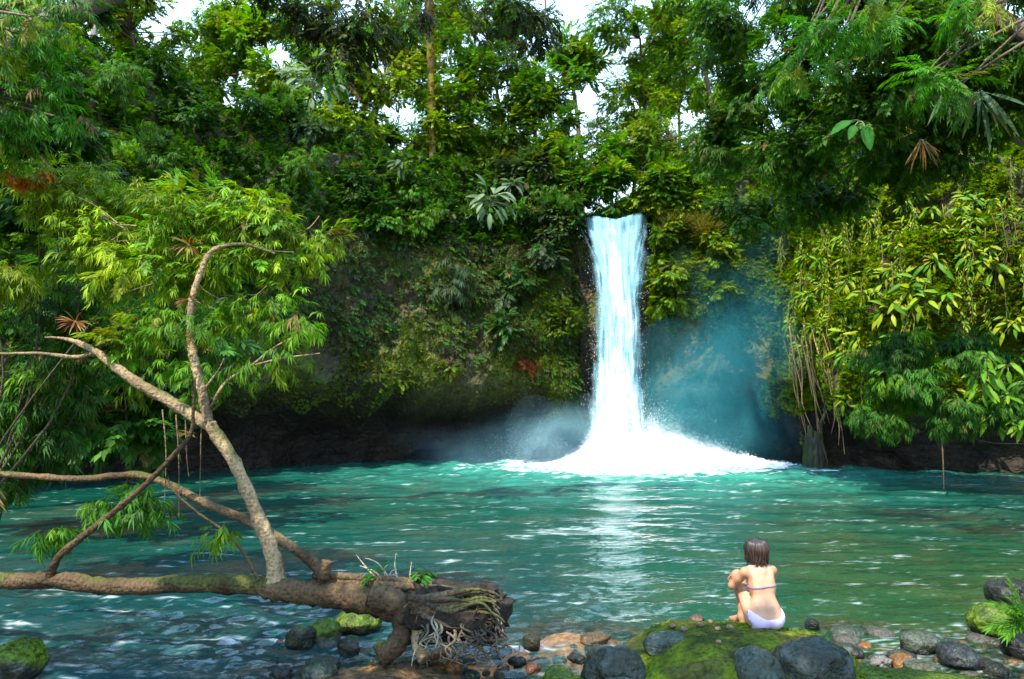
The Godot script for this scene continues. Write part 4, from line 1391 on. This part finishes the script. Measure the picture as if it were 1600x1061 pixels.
	stone("boulder", "long mossy rock along the bottom right edge", 1470, 1075, 190, 20, 6.6, dark, 33, 0.8, 0.25)
	stone("boulder", "mossy rock in the bottom left corner", 22, 1036, 52, 32, 0.0, dark, 34, 0.6)
	stone("boulder", "bright mossy stone behind the root plate", 558, 976, 38, 18, 0.0, dark, 35, 0.9)
	stone("boulder", "half mossy stone left of the root leg", 512, 990, 28, 19, 0.0, Color(0.06, 0.065, 0.05), 36, 0.45)
	stone("boulder", "dark stone at the left tip of the root island", 470, 996, 26, 19, 0.0, dark, 37, 0.25)
	stone("boulder", "green grey rounded boulder at the bottom by the root island", 497, 1052, 42, 21, 0.0, Color(0.06, 0.075, 0.05), 38, 0.2)
	stone("stone", "black stone at the bottom left of the root island", 440, 1052, 16, 12, 0.0, dark, 39)
	stone("stone", "black stone wedged between the root leg and the mossy stones", 545, 1012, 24, 14, 0.0, dark, 40)
	# loose river stones, one mesh of each sort placed many times
	var kinds := []
	for k in 8:
		kinds.append(rock_mesh(Vector3(1, 0.62, 0.8), 50 + k, 2, [dark, grey, brown, Color(0.08, 0.075, 0.06), Color(0.2, 0.09, 0.03), dark * 1.6, grey * 1.2, Color(0.1, 0.08, 0.05)][k], 0.0, 0.2, null, 0.15))
	var names := ["black", "blue grey", "brown", "pale grey", "orange", "charcoal", "teal grey", "sand coloured"]
	for area in [[1290, 1600, 985, 1050, 46, "of middling size in the right hand shallows"], [1285, 1600, 972, 1058, 120, "among the stones of the right hand shallows"], [560, 790, 1012, 1058, 46, "on the gravel below the root plate"], [790, 930, 985, 1060, 20, "in the stream left of the mossy boulder"], [420, 560, 985, 1056, 22, "at the left of the root island"]]:
		for k in area[4]:
			var py := rr(area[2], area[3])
			var p := at_y(rr(area[0], area[1]), py, 0.0)
			var r := rr(0.03, 0.1) * (1.0 if rng.randf() < 0.8 else 1.4) * (1.7 if area[4] == 46 and area[0] == 1290 else 1.0)
			p.y = maxf(bed_height(p.x, p.z), -0.05 - rr(0.0, 0.06)) + r * 0.3
			var i := rng.randi() % 8
			if area[5].contains("gravel") and rng.randf() < 0.3:
				i = 4
			var o := single("river_stone", kinds[i], "small %s river stone %s" % [names[i], area[5]], "stone", p, "small stones " + area[5])
			o.scale = Vector3(r, r * rr(0.7, 1.2), r)
			o.rotation.y = rr(0, TAU)
	# the fern hanging over the bright boulder
	rng.seed = 121
	var fern := thing("fern", "bright green fern drooping over the right edge boulder", "fern", at(1592, 965, 8.5))
	for k in 17:
		var d := Vector3(rr(-1.0, 0.35), rr(-0.5, 0.7), rr(0.0, 0.9))
		part("frond", T.pinnate, fern, Transform3D(facing(d, Vector3(0, 1, 0.5)).scaled_local(Vector3(0.5, 0.58, 0.5) * rr(0.7, 1.2)), Vector3(rr(-0.05, 0.1), rr(-0.03, 0.05), rr(0, 0.1))))
		(fern.get_child(k) as MeshInstance3D).set_surface_override_material(0, M.fern)
	# the jagged stump in the water at the corner of the right cliff
	var st := MB.new()
	var base := at(1273, 727, 34.6)
	base.y = -0.4
	rng.seed = 125
	for k in 11:
		var a := TAU * k / 11.0
		var q := Vector3(cos(a) * 0.36, 0, sin(a) * 0.3)
		var h := rr(1.6, 2.25)
		tube(st, [q * 1.15, q + Vector3(0, h * 0.5, 0), q * 0.9 + Vector3(rr(-0.05, 0.05), h, 0)], [0.17, 0.15, 0.07], 6, 6, 0.35, vary(Color(0.06, 0.065, 0.045), 0.5), 0.4)
	tube(st, [Vector3.ZERO, Vector3(0, 1.7, 0)], [0.4, 0.36], 9, 4, 0.2, Color(0.05, 0.05, 0.04))
	tube(st, [Vector3(0.25, 1.6, 0), Vector3(0.35, 2.3, 0), Vector3(0.55, 2.9, 0.1)], [0.12, 0.09, 0.03], 6, 5, 0.3, Color(0.15, 0.11, 0.07))
	single("stump", st.mesh(M.bark), "jagged dark tree stump standing in the water right of the fall", "stump", base)

# ------------------------------------------------------------------ the fallen tree
func px_line(rows: Array, d0: float, d1: float) -> Array:
	var out := []
	for i in rows.size():
		out.append(at(rows[i][0], rows[i][1], lerpf(d0, d1, float(i) / (rows.size() - 1))))
	return out

func limb(o: Node3D, called: String, rows: Array, d0: float, d1: float, radii: Array, col: Color, moss: float, sides := 9) -> void:
	var mb := MB.new()
	var line := px_line(rows, d0, d1).map(func(q): return q - o.position)
	var rad := []
	for i in line.size():
		var u := float(i) / (line.size() - 1) * (radii.size() - 1)
		rad.append(lerpf(radii[int(u)], radii[mini(int(u) + 1, radii.size() - 1)], u - int(u)) * (0.8 if called == "branch" else 0.88))
	tube(mb, line, rad, sides, 8, 0.2, col, moss, Color(0.075, 0.085, 0.02))
	part(called, mb.mesh(M.bark), o)

func build_fallen_tree() -> void:
	rng.seed = 131
	var o := thing("fallen_tree", "fallen mossy tree with upturned roots and leafy branches over the stream", "tree", at(620, 1000, 7.8))
	var brown := Color(0.1, 0.065, 0.033)  # bark brown, darkened so the shade on the lower trunk is in its colour
	var pale := Color(0.3, 0.22, 0.12)
	limb(o, "trunk", [[-160, 885], [-60, 900], [20, 908], [90, 906], [180, 917], [290, 912], [390, 914], [440, 922], [520, 930], [590, 940], [640, 952]], 8.7, 7.8, [0.1, 0.1, 0.095, 0.1, 0.095, 0.1, 0.11, 0.13, 0.14, 0.16, 0.17], brown, 0.38, 12)
	limb(o, "root_leg", [[580, 930], [625, 945], [632, 975], [622, 1005], [590, 1025]], 7.8, 7.6, [0.15, 0.15, 0.12, 0.11, 0.13], brown * 0.8, 0.1, 10)
	limb(o, "root_leg", [[640, 945], [655, 975], [650, 1005], [665, 1030]], 7.7, 7.45, [0.09, 0.07, 0.05, 0.08], pale * 0.8, 0.1)
	limb(o, "branch", [[432, 912], [424, 860], [400, 800], [366, 722], [328, 664]], 8.1, 8.3, [0.13, 0.1, 0.09, 0.082, 0.085], pale, 0.22, 10)
	limb(o, "branch", [[332, 668], [270, 630], [205, 592], [150, 550], [118, 534], [92, 528], [70, 527]], 8.3, 8.6, [0.08, 0.075, 0.07, 0.05, 0.035, 0.015, 0.008], pale, 0.15)
	limb(o, "branch", [[326, 662], [316, 612], [303, 560], [297, 520], [300, 470], [312, 430], [332, 392], [380, 382], [430, 396]], 8.3, 8.6, [0.07, 0.065, 0.06, 0.05, 0.045, 0.04, 0.035, 0.028, 0.015], pale, 0.22)
	limb(o, "branch", [[508, 908], [490, 880], [440, 845], [390, 815], [330, 790], [265, 758], [215, 742], [120, 748], [0, 740], [-80, 735]], 8.0, 9.0, [0.08, 0.07, 0.065, 0.06, 0.055, 0.05, 0.05, 0.045, 0.04, 0.035], brown * 1.3, 0.22)
	limb(o, "branch_stub", [[505, 905], [511, 876]], 7.95, 7.95, [0.06, 0.055], brown * 1.3, 0.2)
	limb(o, "branch", [[74, 912], [90, 872], [130, 838], [190, 790], [240, 745], [272, 710], [298, 678], [302, 640], [304, 590]], 8.4, 8.1, [0.06, 0.05, 0.045, 0.04, 0.036, 0.034, 0.028, 0.022, 0.015], brown * 0.7, 0.0)
	limb(o, "branch", [[404, 908], [380, 862], [345, 826], [310, 802], [272, 768], [262, 745]], 8.0, 8.3, [0.025, 0.02, 0.018, 0.016, 0.014, 0.01], brown, 0.1, 6)
	limb(o, "branch", [[330, 636], [352, 598], [392, 572], [430, 542], [486, 512]], 8.3, 8.2, [0.024, 0.02, 0.016, 0.012, 0.006], pale, 0.0, 6)
	limb(o, "branch", [[150, 550], [120, 558], [60, 552], [-20, 553]], 8.6, 8.9, [0.035, 0.03, 0.022, 0.015], pale * 0.8, 0.1, 6)
	limb(o, "branch", [[392, 572], [440, 560], [500, 552]], 8.25, 8.2, [0.014, 0.01, 0.005], pale, 0.0, 5)
	limb(o, "branch", [[316, 612], [340, 580], [350, 560]], 8.3, 8.2, [0.014, 0.01, 0.005], pale, 0.0, 5)
	for k in 4:
		var x := 250 + k * 22 + rr(-5, 5)
		limb(o, "aerial_root", [[x, 640 + k * 8], [x + rr(-6, 6), 690 + rr(0, 30)], [x + rr(-6, 6), 740 + rr(0, 110)]], 8.35, 8.3, [0.009, 0.007, 0.004], Color(0.2, 0.14, 0.08), 0.0, 4)
	# the root plate: an earthy slab edged with old roots
	var mb := MB.new()
	var s := sphere(4)
	for q: Vector3 in s[0]:
		var e := Vector3(signf(q.x) * pow(absf(q.x), 0.5), signf(q.y) * pow(absf(q.y), 0.5), signf(q.z) * pow(absf(q.z), 0.7))
		var k := 1.0 + 0.25 * n_mid.get_noise_3dv(q * 5.0) + 0.12 * n_fine.get_noise_3dv(q * 3.0)
		var g := 1.0 + 0.8 * n_fine.get_noise_3dv(q * 4.0)
		mb.add(e * k * Vector3(0.47, 0.25, 0.36), Color(0.03, 0.023, 0.017) * g)
	for i in range(0, s[1].size(), 3):
		mb.tri(s[1][i], s[1][i + 2], s[1][i + 1])
	part("root_plate", mb.mesh(M.bark), o, Transform3D(Basis.from_euler(Vector3(0, 0, -0.08)), at(714, 955, 7.85) - o.position))
	for q in [[[490, 899], [560, 902], [640, 909], [720, 924], [772, 934]], [[500, 906], [600, 914], [690, 920], [776, 940]], [[620, 916], [680, 926], [740, 936], [784, 946]], [[560, 910], [640, 918], [700, 928], [752, 931]]]:
		limb(o, "root", q, 8.1, 7.6 + rr(-0.1, 0.3), [0.05, 0.045, 0.04, 0.035, 0.02], brown * 1.3, 0.15, 7)
	for k in 26:
		var x := 664 + k * 4.6 + rr(-8, 8)
		var y := rr(955, 992)
		var d := rr(7.4, 7.6)
		var x2 := x + rr(-30, 34)
		var y2 := rr(1000, 1042)
		var jog := rr(-14, 14)
		var rc := vary(Color(0.17, 0.14, 0.1), 0.5)
		limb(o, "root", [[x, y], [x + jog, lerpf(y, y2, 0.3)], [lerpf(x, x2, 0.7) - jog * 0.6, lerpf(y, y2, 0.65)], [x2, y2]], d, d - rr(0.05, 0.35), [rr(0.01, 0.022), 0.014, 0.01, 0.005], rc, 0.0, 5)
		limb(o, "root", [[lerpf(x, x2, 0.5), lerpf(y, y2, 0.5)], [x2 + rr(-30, 30), y2 - rr(0, 25)], [x2 + rr(-40, 40), y2 + rr(-5, 10)]], d - 0.1, d - rr(0.05, 0.35), [0.011, 0.008, 0.004], rc, 0.0, 4)
	for k in 22:
		var y := lerpf(918, 1000, k / 21.0) + rr(-4, 4)
		var x := rr(735, 792)
		limb(o, "root", [[rr(632, 655), rr(930, 962)], [rr(680, 705), lerpf(946, y, 0.55) + rr(-8, 8)], [x - 25, y + rr(-10, 6)], [x, y + rr(-4, 18)]], 7.5, 7.5 + rr(-0.06, 0.25), [rr(0.03, 0.05), 0.03, 0.018, 0.006], vary(Color(0.11, 0.08, 0.05), 0.4), 0.1, 6)
	for k in 30:
		var x := rr(655, 770)
		var y := rr(930, 985)
		var d := 7.5 + rr(-0.03, 0.05)
		limb(o, "root", [[x, y], [x + rr(-12, 12), y + rr(4, 14)], [x + rr(-22, 22), y + rr(10, 30)]], d, d - 0.03, [rr(0.006, 0.014), 0.009, 0.004], vary(Color(0.12, 0.095, 0.065), 0.6), 0.0, 4)
	for k in 12:
		var y := rr(930, 990)
		limb(o, "root", [[740 + rr(-20, 20), y], [770 + rr(-6, 8), y + rr(-5, 20)], [778 + rr(-10, 12), y + rr(20, 50)]], 7.7, 7.55, [0.02, 0.014, 0.005], vary(Color(0.24, 0.2, 0.14), 0.4), 0.0, 5)
	# dry stalks and a small green shoot growing on it
	for q in [[[590, 905], [575, 890], [556, 866]], [[596, 906], [585, 893], [562, 884]], [[622, 908], [617, 885], [619, 864]], [[640, 910], [641, 895], [643, 878]], [[604, 907], [600, 890], [606, 882]], [[606, 907], [612, 893], [620, 890]], [[610, 906], [590, 880], [570, 872]]]:
		limb(o, "dry_stalk", q, 7.95, 7.95, [0.01, 0.008, 0.004], Color(0.5, 0.42, 0.28), 0.0, 4)
	var sh := Spray.new()
	fill([[at(657, 893, 8.0), Vector3(0.07, 0.09, 0.07), 4], [at(585, 897, 8.0), Vector3(0.05, 0.05, 0.05), 2]], sh, Color(0.05, 0.17, 0.015), 8, 0.07, 0.28)
	spray_node("green_shoot", sh, T.broad, o, o.position)
	# the living leaves
	var lv := Spray.new()
	rng.seed = 141
	fill([blob(320, 350, 9.2, 0.7, 0.35, 0.5, 9), blob(430, 370, 9.3, 0.55, 0.35, 0.5, 9), blob(490, 395, 9.4, 0.3, 0.25, 0.4, 5), blob(390, 330, 9.5, 0.5, 0.25, 0.4, 6), blob(260, 420, 9.0, 0.5, 0.35, 0.4, 7), blob(340, 430, 8.8, 0.45, 0.35, 0.4, 6)], lv, Color(0.22, 0.35, 0.012), 20, 0.28, 0.44, 0.4, 0.3)
	fill([blob(250, 500, 8.7, 0.4, 0.3, 0.3, 5), blob(310, 515, 8.3, 0.2, 0.12, 0.2, 3), blob(420, 480, 9.0, 0.4, 0.35, 0.3, 5), blob(350, 580, 8.7, 0.3, 0.25, 0.3, 4), blob(230, 570, 8.8, 0.35, 0.25, 0.3, 5), blob(430, 560, 8.3, 0.22, 0.15, 0.2, 3), blob(470, 500, 8.2, 0.2, 0.1, 0.2, 3)], lv, Color(0.12, 0.27, 0.012), 15, 0.24, 0.42, 0.5, 0.2)
	fill([blob(90, 830, 8.6, 0.16, 0.05, 0.15, 3), blob(165, 790, 8.6, 0.22, 0.1, 0.15, 4), blob(230, 800, 8.5, 0.16, 0.2, 0.15, 4), blob(215, 760, 8.7, 0.2, 0.1, 0.15, 3), blob(355, 830, 8.1, 0.06, 0.05, 0.05, 1)], lv, Color(0.05, 0.17, 0.015), 12, 0.16, 0.48, 0.7, 0.1, BRIGHT)
	spray_node("leaves", lv, T.lance, o, o.position)
	var lw := Spray.new()
	fill([blob(330, 350, 9.2, 0.9, 0.4, 0.5, 14), blob(440, 370, 9.3, 0.5, 0.4, 0.5, 9), blob(260, 430, 9.0, 0.6, 0.4, 0.4, 9), blob(380, 470, 8.9, 0.5, 0.35, 0.4, 5), blob(200, 560, 8.8, 0.4, 0.35, 0.3, 5)], lw, Color(0.13, 0.28, 0.015), 11, 0.28, 0.42, 0.3, 0.3)
	spray_node("leaves", lw, T.broad, o, o.position)
	var tw := MB.new()
	for k in 26:
		var a := at(rr(170, 480), rr(340, 470), rr(8.7, 9.4))
		var b := a + Vector3(rr(-0.5, 0.5), rr(-0.1, 0.4), rr(-0.2, 0.2))
		tube(tw, [a - o.position, a.lerp(b, 0.5) + unit() * 0.06 - o.position, b - o.position], [0.009, 0.007, 0.003], 4, 4, 0.0, vary(Color(0.3, 0.22, 0.12), 0.4))
	part("twigs", tw.mesh(M.bark), o, Transform3D(), "stuff")
	# bromeliads perched on the branches
	var red := []
	for c in [Color(0.2, 0.04, 0.02), Color(0.12, 0.09, 0.02), Color(0.2, 0.18, 0.03)]:
		red.append(big_leaf(1.0, 0.1, 0.4, 0.3, 0.0, c, M.leaf))
	rosette("bromeliad", "reddish bromeliad perched in the upper fork of the leaning branch", "bromeliad", at(295, 385, 8.5), red, 26, 0.2, Vector3(0, 0.6, 0.8), 0.4, "", 1.0, 0.1)
	rosette("bromeliad", "yellow and red bromeliad on the left branch end", "bromeliad", at(118, 505, 8.7), red, 28, 0.2, Vector3(0, 0.5, 0.8), 0.4, "", 1.0, 0.1)
	rosette("bromeliad", "brown bromeliad with dry leaves on the upright branch", "bromeliad", at(296, 470, 8.5), red, 22, 0.18, Vector3(0, 0.2, 0.9), 0.0, "", 1.0, 0.1)
	var sp := Spray.new()
	var ob := at(50, 285, 9.8)
	var og := thing("orange_flowers", "cluster of orange flowers on the bush at the left edge", "flowers", ob)
	fill([[Vector3.ZERO, Vector3(0.3, 0.1, 0.2), 6]], sp, Color(0.5, 0.2, 0.01), 8, 0.12, 0.8, -0.2)
	spray_node("petals", sp, T.tuft, og)

# ------------------------------------------------------------------ the person
# a smooth field of tapered capsules [a, b, ra, rb], meshed as surface nets
func nets(mb: MB, bones: Array, lo: Vector3, hi: Vector3, cell: float, k: float, paint: Callable, cut = null) -> void:
	var nx := int((hi.x - lo.x) / cell) + 2
	var ny := int((hi.y - lo.y) / cell) + 2
	var nz := int((hi.z - lo.z) / cell) + 2
	var field := PackedFloat32Array()
	field.resize(nx * ny * nz)
	field.fill(0.5)
	for bn in bones:
		var a: Vector3 = bn[0]
		var b: Vector3 = bn[1]
		var ra: float = bn[2]
		var rb: float = bn[3]
		var m := maxf(ra, rb) + k + cell * 2.0
		var l := ((a.min(b) - Vector3.ONE * m - lo) / cell).floor()
		var h := ((a.max(b) + Vector3.ONE * m - lo) / cell).ceil()
		var ab := b - a
		var ll := maxf(ab.length_squared(), 1e-9)
		for z in range(maxi(0, int(l.z)), mini(nz, int(h.z) + 1)):
			for y in range(maxi(0, int(l.y)), mini(ny, int(h.y) + 1)):
				for x in range(maxi(0, int(l.x)), mini(nx, int(h.x) + 1)):
					var p := lo + Vector3(x, y, z) * cell
					var t := clampf((p - a).dot(ab) / ll, 0.0, 1.0)
					var d := p.distance_to(a + ab * t) - lerpf(ra, rb, t)
					var i := (z * ny + y) * nx + x
					var f := field[i]
					var e := maxf(k - absf(f - d), 0.0) / k
					field[i] = minf(f, d) - e * e * k * 0.25
	if cut != null:
		for z in nz:
			for y in ny:
				for x in nx:
					var i := (z * ny + y) * nx + x
					field[i] = maxf(field[i], cut.call(lo + Vector3(x, y, z) * cell))
	var at_cell := PackedInt32Array()
	at_cell.resize(nx * ny * nz)
	at_cell.fill(-1)
	var step := [1, nx, nx * ny]
	for z in nz - 1:
		for y in ny - 1:
			for x in nx - 1:
				var i := (z * ny + y) * nx + x
				var inside := 0
				for c in 8:
					if field[i + (c & 1) + (c >> 1 & 1) * nx + (c >> 2) * nx * ny] < 0.0:
						inside += 1
				if inside == 0 or inside == 8:
					continue
				var sum := Vector3.ZERO
				var n := 0
				for c in 8:
					for ax in 3:
						if c & (1 << ax):
							continue
						var i0 := i + (c & 1) + (c >> 1 & 1) * nx + (c >> 2) * nx * ny
						var f0 := field[i0]
						var f1 := field[i0 + step[ax]]
						if (f0 < 0.0) != (f1 < 0.0):
							var p := Vector3(c & 1, c >> 1 & 1, c >> 2)
							p[ax] += f0 / (f0 - f1)
							sum += p
							n += 1
				var w := lo + (Vector3(x, y, z) + sum / n) * cell
				at_cell[i] = mb.add(w, paint.call(w))
	for z in range(1, nz - 1):
		for y in range(1, ny - 1):
			for x in range(1, nx - 1):
				var i := (z * ny + y) * nx + x
				for ax in 3:
					var f0 := field[i]
					if (f0 < 0.0) == (field[i + step[ax]] < 0.0):
						continue
					var s1: int = step[(ax + 1) % 3]
					var s2: int = step[(ax + 2) % 3]
					var q := [at_cell[i], at_cell[i - s1], at_cell[i - s1 - s2], at_cell[i - s2]]
					if q.min() < 0:
						continue
					if f0 < 0.0:
						q.reverse()
					mb.quad(q[0], q[1], q[2], q[3])

func build_person() -> void:
	var seat := at(1196, 984, 7.62)
	var o := thing("person", "person in a lilac bikini sitting on the mossy boulder, hugging the knees", "person", seat)
	o.rotation.y = 0.26
	o.position.y = boulder_top(seat) - 0.005
	o.scale = Vector3.ONE * 0.92
	var torso := []
	for s in [-1.0, 1.0]:
		torso.append_array([[Vector3(0.085 * s, 0.115, 0.0), Vector3(0.062 * s, 0.2, -0.005), 0.112, 0.09], [Vector3(0.078 * s, 0.088, 0.035), Vector3(0.07 * s, 0.09, 0.02), 0.092, 0.09],
			[Vector3(0.062 * s, 0.2, -0.005), Vector3(0.05 * s, 0.28, -0.02), 0.088, 0.071], [Vector3(0.05 * s, 0.28, -0.02), Vector3(0.062 * s, 0.4, -0.04), 0.071, 0.078],
			[Vector3(0.062 * s, 0.4, -0.04), Vector3(0.088 * s, 0.51, -0.065), 0.08, 0.062], [Vector3(0.15 * s, 0.552, -0.095), Vector3(0.03 * s, 0.595, -0.09), 0.042, 0.045],
			[Vector3(0.06 * s, 0.42, -0.1), Vector3(0.07 * s, 0.44, -0.12), 0.055, 0.05], [Vector3(0.065 * s, 0.47, -0.02), Vector3(0.085 * s, 0.53, -0.05), 0.045, 0.045]])
	torso.append([Vector3(0, 0.12, 0), Vector3(0, 0.54, -0.06), 0.085, 0.07])
	var bones := torso.duplicate()
	bones.append([Vector3(0, 0.57, -0.085), Vector3(0, 0.68, -0.115), 0.052, 0.048])
	for s in [-1.0, 1.0]:
		var sh := Vector3(0.165 * s, 0.54, -0.1)
		var el := Vector3(0.225 * s, 0.375 - 0.01 * s, -0.245)
		var wr := Vector3(0.045 - 0.025 * s, 0.37 + 0.02 * s, -0.455 - 0.03 * s)
		bones.append_array([[sh, sh.lerp(el, 0.45), 0.05, 0.042], [sh.lerp(el, 0.45), el, 0.042, 0.036], [el, el.lerp(wr, 0.4), 0.037, 0.037], [el.lerp(wr, 0.4), wr, 0.037, 0.025]])
		var hip := Vector3(0.1 * s, 0.1, -0.04)
		var kn := Vector3(0.088 * s, 0.45, -0.37)
		var an := Vector3(0.09 * s, 0.05, -0.29)
		bones.append_array([[hip, kn, 0.096, 0.056], [kn, kn, 0.058, 0.058], [kn, kn.lerp(an, 0.35) + Vector3(0, 0, 0.02), 0.05, 0.054], [kn.lerp(an, 0.35) + Vector3(0, 0, 0.02), an, 0.054, 0.034], [an, Vector3(0.095 * s, -0.01, -0.27), 0.034, 0.032], [an, Vector3(0.1 * s, -0.015, -0.45), 0.034, 0.024], [Vector3(0.1 * s, -0.015, -0.4), Vector3(0.11 * s, -0.02, -0.5), 0.026, 0.016]])
	var tan_ := Color(0.44, 0.25, 0.155)
	var skin := func(p: Vector3) -> Color:
		var g := 1.0 + 0.1 * n_fine.get_noise_3dv(p * 8.0)
		var c: Color = tan_ * g
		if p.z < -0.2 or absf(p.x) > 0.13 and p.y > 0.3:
			c = c.lerp(Color(0.3, 0.14, 0.075) * g, 0.7)  # arms and legs darkened: their shading is painted into the skin colour
		c.a = 1.0
		return c
	var mb := MB.new()
	nets(mb, bones, Vector3(-0.34, -0.08, -0.58), Vector3(0.34, 0.7, 0.16), 0.0105, 0.035, skin)
	# the head, with brow, nose, chin, lips and ears
	var hd := [[Vector3(0, 0.775, -0.125), Vector3(0, 0.77, -0.15), 0.088, 0.085], [Vector3(0, 0.73, -0.16), Vector3(0, 0.69, -0.195), 0.066, 0.034], [Vector3(0, 0.62, -0.1), Vector3(0, 0.74, -0.135), 0.047, 0.06],
		[Vector3(0, 0.765, -0.232), Vector3(0, 0.735, -0.25), 0.009, 0.014], [Vector3(-0.035, 0.785, -0.222), Vector3(0.035, 0.785, -0.222), 0.012, 0.012], [Vector3(-0.014, 0.707, -0.226), Vector3(0.014, 0.707, -0.226), 0.008, 0.008]]
	for s in [-1.0, 1.0]:
		hd.append_array([[Vector3(0.084 * s, 0.775, -0.13), Vector3(0.092 * s, 0.735, -0.135), 0.014, 0.009], [Vector3(0.05 * s, 0.735, -0.2), Vector3(0.03 * s, 0.72, -0.21), 0.03, 0.03]])
	nets(mb, hd, Vector3(-0.12, 0.6, -0.28), Vector3(0.12, 0.88, -0.02), 0.006, 0.02, skin)
	for s in [-1.0, 1.0]:
		var wr := Vector3(0.045 - 0.025 * s, 0.37 + 0.02 * s, -0.455 - 0.03 * s)
		var el := Vector3(0.225 * s, 0.375 - 0.01 * s, -0.245)
		var d := (wr - el).normalized()
		d = (d + Vector3(0, 0, 0.35)).normalized()
		var u := Vector3.UP

		var palm := wr + d * 0.05
		var hb := [[wr - d * 0.02, wr, 0.026, 0.024]]
		for f in 4:
			var w := (f - 1.5) * 0.018
			var kq := wr + d * (0.082 - absf(f - 1.2) * 0.004) + u * w
			var l: float = [0.026, 0.03, 0.028, 0.021][f]
			var d2 := (d + Vector3(0, -0.1, 0.35)).normalized()
			var d3 := (d + Vector3(0, -0.2, 1.0)).normalized()
			hb.append_array([[wr + u * w * 0.6, kq, 0.013, 0.0105], [kq, kq + d2 * l * 1.3, 0.0095, 0.0085], [kq + d2 * l * 1.3, kq + d2 * l * 1.3 + d3 * l, 0.0085, 0.007]])
		hb.append_array([[wr + u * 0.02, palm + u * 0.045, 0.013, 0.011], [palm + u * 0.045, palm + u * 0.055 + d * 0.03, 0.01, 0.0085]])
		nets(mb, hb, wr - Vector3.ONE * 0.16, wr + Vector3.ONE * 0.16, 0.005, 0.008, skin)
	part("body", mb.mesh(M.skin), o)
	for s in [-1.0, 1.0]:
		var ey := MB.new()
		for q: Vector3 in sphere(2)[0]:
			ey.add(q * 0.012, Color(0.02, 0.015, 0.01) if q.z < -0.85 else Color(0.7, 0.7, 0.68))
		for i in range(0, sphere(2)[1].size(), 3):
			ey.tri(sphere(2)[1][i], sphere(2)[1][i + 2], sphere(2)[1][i + 1])
		part("eye", ey.mesh(M.hair), o, Transform3D(Basis(), Vector3(0.032 * s, 0.768, -0.222)))
	# bikini: the same body, a few millimetres proud, cut to shape
	var grown_torso := torso.map(func(q): return [q[0], q[1], q[2] + 0.006, q[3] + 0.006])
	var lilac := Color(0.62, 0.5, 0.72)
	var cloth := func(p: Vector3) -> Color: return lilac * (1.0 + 0.12 * n_fine.get_noise_3dv(p * 10.0))
	var brief := MB.new()
	var lower := func(p: Vector3) -> float:
		var x := absf(p.x) / 0.16
		return maxf(maxf(p.y - (0.1 + 0.07 * x * x), -0.075 - p.z), absf(p.x) - 0.2 + maxf(0.0, 0.1 - p.y) * 0.5)
	nets(brief, grown_torso, Vector3(-0.24, -0.04, -0.16), Vector3(0.24, 0.24, 0.18), 0.007, 0.05, cloth, lower)
	part("bikini_bottom", brief.mesh(M.cloth), o)
	var band := MB.new()
	var dark := func(_p: Vector3) -> Color: return Color(0.16, 0.11, 0.2)
	nets(band, grown_torso, Vector3(-0.2, 0.36, -0.24), Vector3(0.2, 0.46, 0.12), 0.0045, 0.035, dark, func(p): return maxf(absf(p.y - 0.412 - p.x * 0.07) - 0.0075, -0.1 - p.z))
	part("bikini_strap", band.mesh(M.cloth), o)
	var cups := MB.new()
	nets(cups, [[Vector3(-0.06, 0.425, -0.11), Vector3(-0.07, 0.44, -0.125), 0.062, 0.055], [Vector3(0.06, 0.425, -0.11), Vector3(0.07, 0.44, -0.125), 0.062, 0.055]], Vector3(-0.2, 0.34, -0.24), Vector3(0.2, 0.52, 0.0), 0.008, 0.02, cloth, func(p): return p.z + 0.11)
	part("bikini_cups", cups.mesh(M.cloth), o)
	for s in [-1.0, 1.0]:
		var tie := MB.new()
		tube(tie, [Vector3(0.155 * s, 0.175, -0.05), Vector3(0.19 * s, 0.165, -0.02), Vector3(0.2 * s, 0.12, 0.0)], [0.006, 0.005, 0.003], 4, 4, 0.0, Color(0.2, 0.14, 0.25))
		part("side_tie", tie.mesh(M.cloth), o)
	# wet bobbed hair: a cap and hanging locks
	rng.seed = 151
	var hair := MB.new()
	var hc := Color(0.014, 0.009, 0.007)
	nets(hair, [[Vector3(0, 0.785, -0.118), Vector3(0, 0.77, -0.135), 0.104, 0.1], [Vector3(0, 0.7, -0.09), Vector3(0, 0.75, -0.11), 0.068, 0.085]], Vector3(-0.14, 0.6, -0.28), Vector3(0.14, 0.92, 0.02), 0.008, 0.02, func(_p): return hc, func(p): return -0.175 - p.z - maxf(0.0, p.y - 0.8) * 0.8)
	for k in 320:
		var a := rr(-2.3, 2.3)
		var out := Vector3(sin(a), 0, cos(a))
		var top := Vector3(0.012, 0.872, -0.125)
		var r := rr(0.102, 0.122)
		var end := 0.625 + 0.03 * absf(a) * 0.5 + rr(-0.045, 0.035)
		var c := Vector3(0, 0, -0.125)
		var pts := [top + out * 0.02 * rng.randf(), c + out * r * 0.72 + Vector3(0, 0.853, 0), c + out * r * 1.02 + Vector3(0, 0.79, 0), c + out * r * 0.98 + Vector3(0, 0.72, 0) + unit() * 0.006, c + out * r * rr(0.72, 0.95) + Vector3(0, end, 0) + unit() * 0.026]
		tube(hair, pts, [0.005, 0.007, 0.008, 0.006, 0.0015], 5, 4, 0.0, vary(hc.lerp(Color(0.06, 0.03, 0.02), rng.randf() * 0.5), 0.5))
	part("hair", hair.mesh(M.hair), o)
